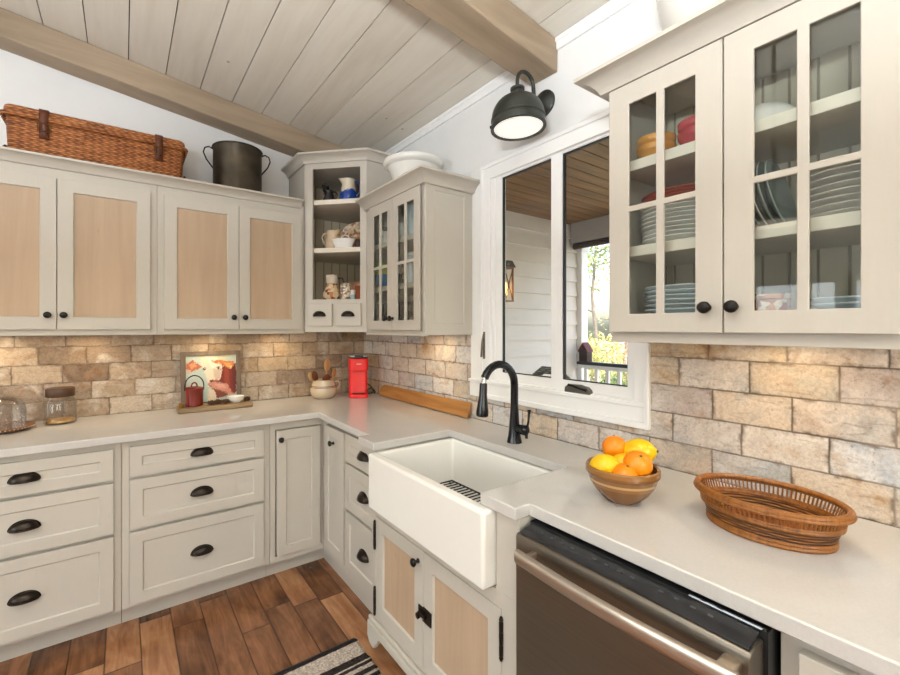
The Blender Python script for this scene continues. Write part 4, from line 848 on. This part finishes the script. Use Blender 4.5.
def cone(label,loc,s,rz):
    m=MB(); m.lathe([(0,0),(.012*s,.003),(.016*s,.010),(.014*s,.018),(.008*s,.025),(0,.028)],(0,0,0),12)
    for k in range(26):
        a=k*2.4; zz=.004+.020*k/26; rr_=(.0165-.008*max(0,(k/26-.4)))*s; M=Matrix.Translation((rr_*math.cos(a),rr_*math.sin(a),zz))@Matrix.Rotation(a,4,'Z')@Matrix.Rotation(-.5,4,'Y'); m.mbox(M,.005,.004,.0012)
    o=m.build('pine_cone',PCN); o.location=loc; o.rotation_euler=(0,0,rz); return tag(o,label,'pine cone','pine cones on the board')
cone('small brown pine cone right beside the red canister',(-1.125,-.19,bt+.001),1.0,0); cone('brown pine cone in the middle of the wooden board',(-1.085,-.175,bt+.001),1.15,1); cone('brown pine cone touching the left side of the small white bowl',(-1.046,-.19,bt+.001),1.1,2); cone('single brown pine cone at the right end of the wooden board',(-.918,-.16,bt+.001),1.0,3)
vessel('tea_light','small brass tea-light cup at the left end of the wooden board','candle holder',(-1.282,-.195,bt),[(0,0),(.013,0),(.014,.003),(.012,.02),(.015,.026),(.011,.024),(.01,.006),(0,.006)],simple('brass',(158,118,52),.3,.8))
# utensil crock
t=thing('utensil_crock','round tan stoneware crock with two brown bands holding wooden spoons','crock',(-.418,-.165,H))
c0=(-.418,-.165,H); t_=NT('banded_stoneware'); tc=t_.n('ShaderNodeTexCoord'); q=t_.sep((tc,3)); z_=(q,2)
f1=t_.math('LESS_THAN',t_.math('ABSOLUTE',t_.math('SUBTRACT',z_,.086)),.0022); f2=t_.math('LESS_THAN',t_.math('ABSOLUTE',t_.math('SUBTRACT',z_,.078)),.0018)
t_.col(t_.mix(t_.math('MAXIMUM',f1,f2),lin((198,178,152)),lin((92,64,54)))); t_.set(.25,coat=.3); BAND=t_.m
m=MB(); m.lathe([(0,0),(.055,0),(.07,.006),(.086,.03),(.090,.05),(.088,.074),(.082,.092),(.074,.112),(.070,.126),(.074,.130),(.066,.130),(.064,.115),(.074,.09),(.08,.05),(.06,.012),(0,.01)],c0,40); m.build('body',BAND,t)
m=MB(); L=Vector(c0); hd=Vector((.95,-.3,0)).normalized(); m.tube([L+hd*.074+Vector((0,0,.112)),L+hd*.10+Vector((0,0,.114)),L+hd*.112+Vector((0,0,.092)),L+hd*.10+Vector((0,0,.066)),L+hd*.084+Vector((0,0,.058))],.0055,8); m.build('handle',CREAMC,t)
def spoon(label,base,tip,w,l,mat,flat=True,kind='wooden_spoon'):
    b=Vector(base); e=Vector(tip); d=(e-b).normalized(); sd=d.cross(Vector((.25,-1,0))).normalized(); nn=sd.cross(d)
    m=MB(); n=12
    for zc_,rr_ in ((0,1),):
        front=[];back=[]
        ring_=lambda s,off:[m.P(e+sd*w*s*math.cos(2*PI*k/20)+d*l*s*math.sin(2*PI*k/20)+nn*off) for k in range(20)]
        rs=[ring_(.02,.006),ring_(.6,.004),ring_(.94,.001),ring_(1,-.002),ring_(.9,-.006),ring_(.5,-.010),ring_(.02,-.011)]
        for a,c in zip(rs,rs[1:]):
            for k in range(20): j=(k+1)%20; m.face((a[k],a[j],c[j],c[k]))
        m.face(rs[0]); m.face(list(reversed(rs[-1])))
    m.tube([b,b+(e-b)*.5,e-d*l*.8],[.006,.0055,.006],8)
    o=m.build(kind,mat,loc=tuple(b)); return tag(o,label,'spoon','utensils in the crock')
z0=H+.02
spoon('tall pale wooden spoon rising highest from the stoneware crock',(-.405,-.150,z0),(-.378,-.135,H+.225),.030,.043,SPOON)
spoon('dark walnut spoon leaning left in the stoneware crock',(-.440,-.172,z0),(-.488,-.190,H+.158),.024,.038,SPOOND)
spoon('pale wooden spatula leaning far left in the stoneware crock',(-.440,-.145,z0),(-.500,-.150,H+.150),.022,.036,SPOON)
spoon('dark wooden spoon low in the middle of the stoneware crock',(-.420,-.190,z0),(-.412,-.205,H+.140),.034,.028,SPOOND)
spoon('mid-brown wooden spoon leaning right in the stoneware crock',(-.400,-.185,z0),(-.348,-.182,H+.170),.016,.034,BOARD)
# red coffee maker
t=thing('coffee_maker','narrow red single-cup coffee maker in the corner of the countertop','coffee maker',(-.19,-.235,H))
def rr(m,cx,cy,hw,hd,z0,z1,r,rz,seg=6):
    ca,sa=math.cos(rz),math.sin(rz)
    def loop(z):
        a=[]
        for X,Y,s in ((hw-r,hd-r,0),(-hw+r,hd-r,1),(-hw+r,-hd+r,2),(hw-r,-hd+r,3)):
            for k in range(seg+1):
                th=PI/2*s+PI/2*k/seg; x=X+r*math.cos(th); y=Y+r*math.sin(th); a.append(m.P((cx+ca*x-sa*y,cy+sa*x+ca*y,z)))
        return a
    A=loop(z0); B=loop(z1); n=len(A); m.face(list(reversed(A))); m.face(B)
    for i in range(n): j=(i+1)%n; m.face((A[i],A[j],B[j],B[i]))
kx,ky,kr=-.185,-.225,math.radians(-22)
def kp(x,y): return kx+math.cos(kr)*x-math.sin(kr)*y, ky+math.sin(kr)*x+math.cos(kr)*y
m=MB(); rr(m,*kp(0,.010),.0635,.060,H+.001,H+.19,.022,kr); m.build('tower',RED,t,bevel=.003)
m=MB(); rr(m,*kp(0,-.012),.067,.078,H+.185,H+.272,.030,kr); hdp=m.build('brew_head',RED,t,bevel=.006,seg=3)
m=MB(); rr(m,*kp(0,-.012),.064,.074,H+.272,H+.282,.030,kr); m.build('dark_band',BLACKP,hdp,bevel=.001)
m=MB(); rr(m,*kp(0,-.012),.066,.077,H+.282,H+.297,.030,kr); ldd=m.build('lid',simple('silver_plastic',(170,168,164),.3,.5),hdp,bevel=.004)
m=MB(); rr(m,*kp(0,-.09),.03,.003,H+.284,H+.295,.002,kr); m.build('lid_handle',BLACKM,ldd)
m=MB(); rr(m,*kp(0,-.0905),.017,.0012,H+.232,H+.237,.0008,kr); m.build('badge',simple('badge_silver',(214,190,190),.3,.3),hdp)
m=MB(); rr(m,*kp(0,-.028),.066,.083,H+.001,H+.026,.030,kr); m.build('drip_base',RED,t,bevel=.006,seg=3)
m=MB(); rr(m,*kp(0,-.055),.045,.04,H+.026,H+.029,.02,kr); m.build('drip_tray',BLACKP,t)
m=MB(); P0=Vector((-.105,-.14,H+.006)); pts=[]
pts=[(-.125,-.165,H+.05),(-.095,-.17,H+.075),(-.062,-.18,H+.058),(-.045,-.19,H+.022),(-.06,-.20,H+.008),(-.09,-.185,H+.008),(-.075,-.165,H+.03),(-.05,-.175,H+.04),(-.036,-.20,H+.018),(-.05,-.215,H+.007)]
def smooth(pts,n=4):
    P=[Vector(p) for p in pts]; out=[]
    for i in range(len(P)-1):
        a=P[max(0,i-1)];b=P[i];c=P[i+1];d=P[min(len(P)-1,i+2)]
        for k in range(n):
            s=k/n; out.append(.5*((2*b)+(c-a)*s+(2*a-5*b+4*c-d)*s*s+(3*b-a-3*c+d)*s**3))
    return out+[P[-1]]
m.tube(smooth(pts),.0042,8); o=m.build('power_cord',BLACKP,t); o['label']='black power cord in a loose coil'
# wood plank leaning on the right wall
PBF=lambda p: Vector((-.045,0,H+.001))+Vector((p[1]*math.cos(.30)*-1+p[2]*math.sin(.30),-p[0],p[2]*math.cos(.30)+p[1]*math.sin(.30)))
m=MB(PBF); m.extrude([(.30,.012),(.315,0),(1.262,0),(1.268,.006),(1.268,.078),(1.262,.084),(.345,.080),(.31,.062)],lambda p:(p[0],0,p[1]),lambda p:(p[0],.018,p[1])); o=m.build('wood_plank',BOARD,bevel=.003,loc=(-.04,-.78,H)); tag(o,'long honey-coloured wooden board leaning on the bricks left of the faucet','board')
# ------------------------------------------------------------------ fruit bowl
FBX,FBY=-.400,-2.338
t_=NT('banded_yellowware'); tc=t_.n('ShaderNodeTexCoord'); q=t_.sep((tc,3)); z_=(q,2)
cr_=t_.ramp(t_.math('DIVIDE',z_,.09),[(0,lin((122,80,36))),(.5,lin((144,96,44))),(.61,lin((196,158,104))),(.69,lin((142,94,44))),(.80,lin((126,82,38))),(.92,lin((148,102,52)))],'CONSTANT'); t_.col(cr_); t_.set(.25,coat=.3)
o=vessel('fruit_bowl','brown stoneware bowl with a cream band holding oranges and lemons','bowl',(FBX,FBY,H+.0005),[(0,0),(.042,0),(.047,.004),(.069,.025),(.085,.050),(.093,.074),(.097,.078),(.097,.094),(.093,.098),(.088,.094),(.085,.072),(.06,.026),(.03,.012),(0,.012)],t_.m,None,48)
def citrus(name,base,dark):
    t=NT(name); n=t.noise(t.coord(),6,3); t.col(t.ramp(n,[(.35,lin(dark)),(.65,lin(base))])); t.set(.32,0,.5); v=t.n('ShaderNodeTexVoronoi'); t.put(v,0,t.coord()); v.inputs['Scale'].default_value=260; t.bump((v,0),.25,.0015); return t.m
ORA=citrus('orange_peel',(252,152,18),(244,130,10)); LEM=citrus('lemon_peel',(246,202,16),(236,186,14)); STEMM=simple('stem_green',(96,96,40),.7)
def fruit(name,label,loc,r,mat,rot,lemon=False):
    t=thing(name,label,name,loc,'fruit in the brown bowl'); M=Matrix.Rotation(rot[0],3,'X')@Matrix.Rotation(rot[1],3,'Y')@Matrix.Rotation(rot[2],3,'Z')
    pr=[]
    for k in range(15):
        a=-PI/2+PI*k/14; rr_=r*math.cos(a); zz=r*math.sin(a)*(1.22 if lemon else .95)
        if lemon and abs(a)>1.2: rr_*=.9; zz*=1.06
        pr.append((max(0,rr_),zz))
    if lemon: pr[0]=(0,pr[0][1]*1.03); pr[-1]=(0,pr[-1][1]*1.05)
    m=MB(); m.lathe(pr,loc,28,M); m.build('peel',mat,t,ang=80)
    m=MB(); m.lathe([(.0035,0),(.004,.002),(.0025,.004),(0,.0045)],Vector(loc)+M@Vector((0,0,pr[-1][1]-.002)),8,M); m.build('stem',STEMM,t)
zb=H
fruit('lemon','lemon at the left rim of the brown bowl',(FBX-.050,FBY+.022,zb+0.099),0.0327,LEM,(1.4,.3,.4),True)
fruit('orange','orange lying low at the front of the brown bowl',(FBX-.042,FBY-.034,zb+0.083),0.0360,ORA,(.3,-.2,0))
fruit('lemon','small lemon in the middle of the fruit pile',(FBX-.004,FBY-.004,zb+0.103),0.0283,LEM,(1.2,.9,.2),True)
fruit('orange','orange at the right front of the fruit pile',(FBX-.008,FBY-.062+.012,zb+0.114),0.0371,ORA,(.5,-.4,0))
fruit('orange','orange on top at the back left of the fruit pile',(FBX+.030,FBY+.040,zb+0.133),0.0360,ORA,(-.3,.3,0))
fruit('lemon','large lemon on top at the back right of the fruit pile',(FBX+.052,FBY-.020,zb+0.131),0.0371,LEM,(1.35,.2,-.9),True)
fruit('orange','orange buried at the bottom of the bowl',(FBX+.02,FBY+.012,zb+0.063),0.0360,ORA,(.1,.2,0))
# ------------------------------------------------------------------ oval rattan tray
t=thing('rattan_basket','oval brown rattan basket tray with openwork sides on the countertop','basket',(-.282,-2.640,H),None,0)
BA,BB=.146,.114     # half length along y, half width along x at the rim
def oval(s,z,n=64,da=0): return [(BB*s*math.cos(2*PI*k/n),BA*s*math.sin(2*PI*k/n),z) for k in range(n)]
L0=Vector((-.287,-2.640,H))
def W3(l): return [L0+Vector(p) for p in l]
m=MB(); 
for r_ in ((.80,.002),): 
    m.lathe([(0,.003),(BA*.80,.003),(BA*.81,.007),(0,.008)],L0,48,sx=BB/BA)
m.build('floor_mat',wicker('dark_mat',(96,44,14),(140,72,26),60,60),t)
m=MB(); 
def wall_(m,s0,z0,s1,z1,th=.004):
    A=[W3(oval(s0,z0)),W3(oval(s1,z1)),W3(oval(s1-.03,z1)),W3(oval(s0-.03,z0))]; I=[[m.P(p) for p in a] for a in A]; n=len(I[0])
    for q in range(4):
        a,b=I[q],I[(q+1)%4]
        for k in range(n): l=(k+1)%n; m.face((a[k],a[l],b[l],b[k]))
wall_(m,.83,.008,.92,.046); m.build('woven_band',WICK2,t)
m=MB(); m.tube(W3(oval(.83,.006)),.006,8,True); m.tube(W3(oval(.845,.014)),.004,8,True); m.build('foot_coil',RATTAN,t)
m=MB(); m.tube(W3(oval(.925,.048)),.0045,8,True); m.tube(W3(oval(.94,.054)),.003,8,True); m.build('middle_coil',RATTAN,t)
m=MB(); n=96
for k_ in range(n):
    a=2*PI*k_/n; p=lambda s,z,d=0:L0+Vector((BB*s*math.cos(a+d),BA*s*math.sin(a+d),z))
    m.tube([p(.925,.048),p(.965,.066),p(1.0,.082)],.0021,5)
sp_=m.build('openwork_spokes',RATTAN,t); sp_['kind']='stuff'
m=MB(); m.tube(W3(oval(1.0,.084)),.0072,10,True); m.tube(W3(oval(1.03,.078)),.005,8,True); m.build('rim',RATTAN,t)
m=MB(); m.tube([L0+Vector((-.02,.115,.010)),L0+Vector((0,-.04,.012)),L0+Vector((.05,-.095,.010))],.003,6); m.build('floor_cane',RATTAN,t)
# ------------------------------------------------------------------ rug
RX0,RX1,RY0,RY1=-1.62,-.702,-2.10,-1.254
t=thing('woven_rug','woven rag rug with black and pale stripes on the wood floor','rug',(RX1,RY1,0),None,math.radians(0))
m=MB(); nx,ny=60,50; ids=[[None]*(ny+1) for _ in range(nx+1)]
for i in range(nx+1):
    for j in range(ny+1):
        x=RX0+(RX1-RX0)*i/nx; y=RY1-(RY1-RY0)*j/ny; e=.004*math.sin(j*1.7)*(1 if i==nx else 0); ids[i][j]=m.P((x+e,y,.010+.0012*math.sin(i*2.1)*math.sin(j*1.9)))
for i in range(nx):
    for j in range(ny): m.face((ids[i][j],ids[i+1][j],ids[i+1][j+1],ids[i][j+1]))
b_=[m.P(p) for p in ((RX0,RY1,.001),(RX1,RY1,.001),(RX1,RY0,.001),(RX0,RY0,.001))]
rugb=m.build('weave',RUGM,t); rugb.modifiers.new('Solidify','SOLIDIFY').thickness=.008; rugb.modifiers[-1].offset=-1
m=MB(); m.tube([(RX0,RY1+.001,.007),(RX1-.006,RY1+.001,.007)],.0065,8,flat=.9); m.build('binding',RUGE,t)
# ------------------------------------------------------------------ porch outside the window
XP=2.75; YW=.07
m=MB()
pitch=.165; z=-.05
while z<2.585:
    z1=min(z+pitch,2.585)
    m.extrude([(YW,z),(YW-.026,z),(YW-.002,z1),(YW,z1)],lambda p:(.15,p[0],p[1]),lambda p:(XP-.005,p[0],p[1])); z+=pitch
m.box(.15,XP-.005,YW,YW+.12,-.05,2.585); struct(m.build('wall_porch',SIDING))
m=MB(); y=YW
yy=YW
while yy>-5.0:
    m.box(.15,XP+.25,yy-.118,yy-.004,2.586,2.604); yy-=.122
m.box(.15,XP+.25,-5.0,YW+.12,2.604,2.64); struct(m.build('ceiling_porch',PORCHC))
m=MB(); m.box(.15,XP+.12,-5,YW+.12,-.15,-.05); struct(m.build('floor_porch',PORCHF))
m=MB(); m.box(XP-.14,XP+.12,-5.0,.04,2.36,2.586); struct(m.build('trim_4',simple('soffit_grey',(176,170,164),.6)))
def post(y,label):
    m=MB(); m.box(XP-.005,XP+.115,y-.06,y+.06,-.05,2.36); m.box(XP-.02,XP+.13,y-.075,y+.075,-.05,.10); m.box(XP-.02,XP+.13,y-.075,y+.075,2.28,2.36); o=m.build('porch_post',WHITE,bevel=.004); tag(o,label,'post')
post(.055,'white square porch post at the end of the siding wall'); post(-3.2,'white square porch post at the far end of the railing')
t=thing('porch_railing','white porch railing with a dark cap rail seen through the window','railing',(XP+.04,-1.5,0))
m=MB(); m.box(XP-.105,XP-.012,-3.13,-.008,.988,1.022); m.build('cap_rail',NAVY,t,bevel=.006)
m=MB(); m.box(XP-.08,XP-.03,-3.13,-.008,.945,.988); m.build('top_rail',WHITE,t); m=MB(); m.box(XP-.08,XP-.03,-3.13,-.008,.03,.075); m.build('bottom_rail',WHITE,t)
for k_ in range(23):
    y=-.10-k_*.132; m=MB(); m.box(XP-.072,XP-.038,y-.018,y+.018,.075,.945); m.build('baluster',WHITE,t)
t=thing('birdhouse','small dark birdhouse with a maroon peaked roof on the porch railing','birdhouse',(XP-.065,-.098,1.0225))
m=MB(); m.extrude([(-.150,1.0225),(-.046,1.0225),(-.046,1.14),(-.098,1.205),(-.150,1.14)],lambda p:(XP-.11,p[0],p[1]),lambda p:(XP-.02,p[0],p[1])); m.build('box',BROWNB,t)
m=MB(); m.extrude([(-.156,1.130),(-.098,1.212),(-.040,1.130),(-.040,1.146),(-.098,1.238),(-.156,1.146)],lambda p:(XP-.122,p[0],p[1]),lambda p:(XP-.012,p[0],p[1])); m.build('roof',MAROON,t)
m=MB(); m.lathe([(.014,0),(.014,.002),(0,.002)],(XP-.1102,-.098,1.10),16,MX); m.build('entrance_hole',BLACKP,t)
t=thing('roller_shade','rolled-up dark brown porch shade under the porch beam','shade',(XP-.06,-1.4,2.31))
m=MB(); m.tube([(XP-.10,.015,2.3265),(XP-.10,-2.9,2.3265)],.034,16); m.build('rolled_fabric',SHADEM,t)
m=MB(); m.tube([(XP-.10,.024,2.3265),(XP-.10,.010,2.3265)],.0335,16); m.build('end_cap',BLACKP,t)
t=thing('porch_lantern','bronze lantern with a lit bulb on the porch siding wall','lantern',(1.60,YW-.06,1.85))
lx,ly=1.495,YW-.09
m=MB(); 
for dx in (-.055,.055):
    for dy in (-.05,.05): m.box(lx+dx-.007,lx+dx+.007,ly+dy-.007,ly+dy+.007,1.66,1.98)
for zz in (1.655,1.975): m.box(lx-.064,lx+.064,ly-.059,ly+.059,zz,zz+.014)
for s in (-1,1):
    for fx_ in (lx-.055,lx+.055): m.tube([(fx_,ly-.05*s,1.67),(fx_,ly+.05*s,1.975)],.004,6)
    m.tube([(lx-.055*s,ly-.05,1.67),(lx+.055*s,ly-.05,1.975)],.004,6)
fr_=m.build('cage',simple('old_bronze',(122,84,50),.4,.6,.2),t)
m=MB(); m.extrude([(-.08,1.989),(.08,1.989),(.03,2.05),(-.03,2.05)],lambda p:(lx+p[0],ly-.07,p[1]),lambda p:(lx+p[0],ly+.07,p[1])); m.box(lx-.02,lx+.02,ly,YW-.005,2.02,2.06); m.build('cap',BRONZE,t)
m=MB(); m.box(lx-.05,lx+.05,ly-.045,ly+.045,1.669,1.975); m.build('glass_panes',glass('lantern_glass',(.95,.9,.8),.5,.03),t)
m=MB(); m.lathe([(0,1.71),(.018,1.72),(.026,1.77),(.016,1.83),(0,1.87)],(lx,ly,0),14); m.build('bulb',BULB,t)
# a chair on the porch, its back just showing above the sill
t=thing('porch_chair','grey wicker porch chair whose back shows above the window sill','chair',(.66,-1.47,-.05))
chx,chy=.66,-1.47
m=MB(); rbox(m,chx-.25,chx+.25,chy-.25,chy+.25,.33,.42,.05); m.build('seat',WICKG,t,bevel=.01)
m=MB(); m.tube([(chx-.26,chy-.22,.42),(chx-.285,chy-.20,.9),(chx-.29,chy-.14,1.10),(chx-.29,chy-.05,1.165),(chx-.29,chy+.05,1.165),(chx-.29,chy+.14,1.10),(chx-.285,chy+.20,.9),(chx-.26,chy+.22,.42)],.022,10); m.box(chx-.30,chx-.275,chy-.17,chy+.17,.42,1.10); m.build('backrest',WICKG,t)
for dx in (-.22,.22):
    for dy in (-.22,.22):
        m=MB(); m.tube([(chx+dx,chy+dy,-.05),(chx+dx,chy+dy,.34)],.02,8); m.build('leg',WICKG,t)
# garden
m=MB(); m.box(XP+.3,60,-30,40,-.75,-.70); o=m.build('ground',GRASS); struct(o)
def foliage(m,c,rad,n,size,rng,squash=1):
    for _ in range(n):
        while True:
            p=Vector((rng.uniform(-1,1),rng.uniform(-1,1),rng.uniform(-1,1)))
            if .35<p.length<1: break
        q=Vector(c)+Vector((p.x*rad,p.y*rad,p.z*rad*squash)); a=Vector((rng.gauss(0,1),rng.gauss(0,1),rng.gauss(0,1))).normalized(); b=a.cross(Vector((rng.gauss(0,1),rng.gauss(0,1),rng.gauss(0,1)))).normalized()
        s=size*rng.uniform(.6,1.3); i=[m.P(q-a*s),m.P(q+b*s*.45),m.P(q+a*s),m.P(q-b*s*.45)]; m.face(i)
def at(px,D,z): # point at camera depth D along pixel column px
    a=(px-427.155)/430.05; return (-1.5527+D*(.5773+a*.8166),-3.0132+D*(.8166-a*.5773),z)
def tree(name,label,px,D,h,rng,lm,dense=26,size=.07,rad=.5):
    b=at(px,D,-.70); t=thing(name,label,'tree',b,'trees beyond the porch'); m=MB(); top=Vector(b)+Vector((.2,.1,h))
    pts=[Vector(b)+(top-Vector(b))*k/6+Vector((rng.uniform(-.05,.05),rng.uniform(-.05,.05),0)) for k in range(7)]
    m.tube(pts,[.055-.0065*k for k in range(7)],8); ends=[]
    for k in range(16):
        f=rng.uniform(.35,.98); p=Vector(b)+(top-Vector(b))*f; a=rng.uniform(0,2*PI); l=rng.uniform(.5,1.3)*(1.1-f*.5); e=p+Vector((math.cos(a)*l,math.sin(a)*l,rng.uniform(.1,.6))); m.tube([p,(p+e)/2+Vector((0,0,.06)),e],[.022,.014,.006],5); ends.append(e); ends.append((p+e)/2)
    m.build('trunk',BARK,t); m=MB()
    for e in ends: foliage(m,e,rad,dense,size,rng,.6)
    m.build('foliage',lm,t)
rg=random.Random(3)
tree('garden_tree','slim pale-leaved tree beside the birdhouse beyond the porch',594,9.8,5.6,rg,LEAF1,90,.045,.45)
tree('garden_tree','thin yellowish tree at the right beyond the porch',626,13,6.0,rg,LEAF2,30,.05,.5)
tree('garden_tree','far pale tree left of the birdhouse beyond the porch',578,17,7.0,rg,LEAF1,14,.11,.6)
def shrub(label,px,D,zc_,rad,lm,n=500):
    b=at(px,D,-.70); t=thing('shrub',label,'shrub',b,'shrubs beyond the porch'); m=MB(); 
    for k in range(6): a=k; m.tube([Vector(b),Vector(b)+Vector((math.cos(a)*rad*.5,math.sin(a)*rad*.5,zc_+.7))],[.02,.006],5)
    m.build('stems',BARK,t); m=MB(); foliage(m,(b[0],b[1],zc_),rad,n*2,.034,rg,1.0); foliage(m,(b[0],b[1],zc_-rad*.9),rad*1.1,n*2,.034,rg,1.0); m.build('foliage',lm,t)
shrub('yellow-green shrub right of the birdhouse',600,7.6,.90,.42,LEAF2); shrub('green shrub low behind the railing',622,6.0,.45,.36,LEAF3); shrub('pink-leaved shrub at the right behind the railing',624,9.0,.95,.45,LEAF4,350); shrub('pale shrub far behind the birdhouse',590,12.5,.75,.6,LEAF1); shrub('dark green shrub behind the balusters',582,5.6,.35,.34,LEAF3)
# ------------------------------------------------------------------ light
W=bpy.data.worlds.new('sky'); bpy.context.scene.world=W; W.use_nodes=True; nt=W.node_tree; bg=nt.nodes['Background']
sk=nt.nodes.new('ShaderNodeTexSky'); sk.sky_type='NISHITA'; sk.sun_disc=False; sk.sun_elevation=math.radians(42); sk.sun_rotation=math.radians(200); sk.air_density=1.2; sk.dust_density=3.5; nt.links.new(sk.outputs[0],bg.inputs[0]); bg.inputs[1].default_value=.55
def area(name,loc,rot,sx,sy,power,col=(1,1,1),spread=180):
    l=bpy.data.lights.new(name,'AREA'); l.shape='RECTANGLE'; l.size=sx; l.size_y=sy; l.energy=power; l.color=col; l.spread=math.radians(spread); o=bpy.data.objects.new(name,l); C.objects.link(o); o.location=loc; o.rotation_euler=rot; return o
R90=PI/2
area('daylight_left_window',(XL+.05,-1.53,1.38),(0,-R90,0),.9,.8,9.5,(.87,.94,1))
area('daylight_left_window',(XL+.05,-2.5,1.38),(0,-R90,0),.9,.85,9.5,(.87,.94,1))
area('daylight_front_window',(-3.3,YF+.05,1.75),(R90,0,0),1.4,.95,3,(.90,.95,1))
area('daylight_front_window',(-1.4,YF+.05,1.75),(R90,0,0),1.4,.95,3,(.90,.95,1))
def puck(x,y,e=1.0):
    l=bpy.data.lights.new('under_cabinet_light','AREA'); l.shape='DISK'; l.size=.05; l.energy=e*.42; l.color=(1,.76,.46); o=bpy.data.objects.new('under_cabinet_light',l); C.objects.link(o); o.location=(x,y,UB-.004)
for x in (-2.05,-1.70,-1.12,-.72): puck(x,-.15,1.3)
puck(-.15,-1.0,1.3); puck(-.15,-2.62,1.3)
t=thing('added_fill_lamp','added fill lamp on a tall black stand, unseen behind the photographer','lamp',(-2.3,-3.3,0))  # unseen uplighter, added to bounce fill light off the ceiling
m=MB(); m.lathe([(0,0),(.16,0),(.16,.012),(.03,.03),(0,.03)],(-2.3,-3.3,0),32); m.build('base',BLACKM,t)
m=MB(); m.tube([(-2.3,-3.3,.025),(-2.3,-3.3,1.60)],.014,12); m.build('pole',BLACKM,t)
m=MB(); m.lathe([(0,1.59),(.06,1.60),(.20,1.66),(.285,1.745),(.28,1.747),(.195,1.672),(.06,1.615),(0,1.61)],(-2.3,-3.3,0),36); m.build('bowl_shade',WHITE,t)
l=bpy.data.lights.new('added_fill_uplight','AREA'); l.shape='DISK'; l.size=.5; l.energy=140; l.color=(.91,.96,1); o=bpy.data.objects.new('added_fill_uplight',l); C.objects.link(o); o.location=(-2.3,-3.3,1.75); o.rotation_euler=(PI,0,0)  # the added fill itself, aimed up out of the bowl
# sun on the garden side only reaches the porch edge and trees
sl=bpy.data.lights.new('sun','SUN'); sl.energy=3.0; sl.angle=math.radians(2); sl.color=(1,.95,.86); o=bpy.data.objects.new('sun',sl); C.objects.link(o); o.rotation_euler=(math.radians(35),0,math.radians(-150))
# ------------------------------------------------------------------ camera
cam=bpy.data.cameras.new('camera'); cam.sensor_width=36; cam.sensor_fit='HORIZONTAL'; cam.lens=36*430.05/900; cam.shift_x=(450-427.155)/900; cam.shift_y=(327.81-337.5)/900; cam.clip_start=.02
co=bpy.data.objects.new('camera',cam); C.objects.link(co); co.location=(-1.5527,-3.0132,1.4008); co.rotation_euler=(R90,0,-.6154)
sc=bpy.context.scene; sc.camera=co
sc.view_settings.view_transform='Standard'; sc.view_settings.look='None'; sc.view_settings.gamma=1; sc.view_settings.use_curve_mapping=False; sc.view_settings.exposure=.45
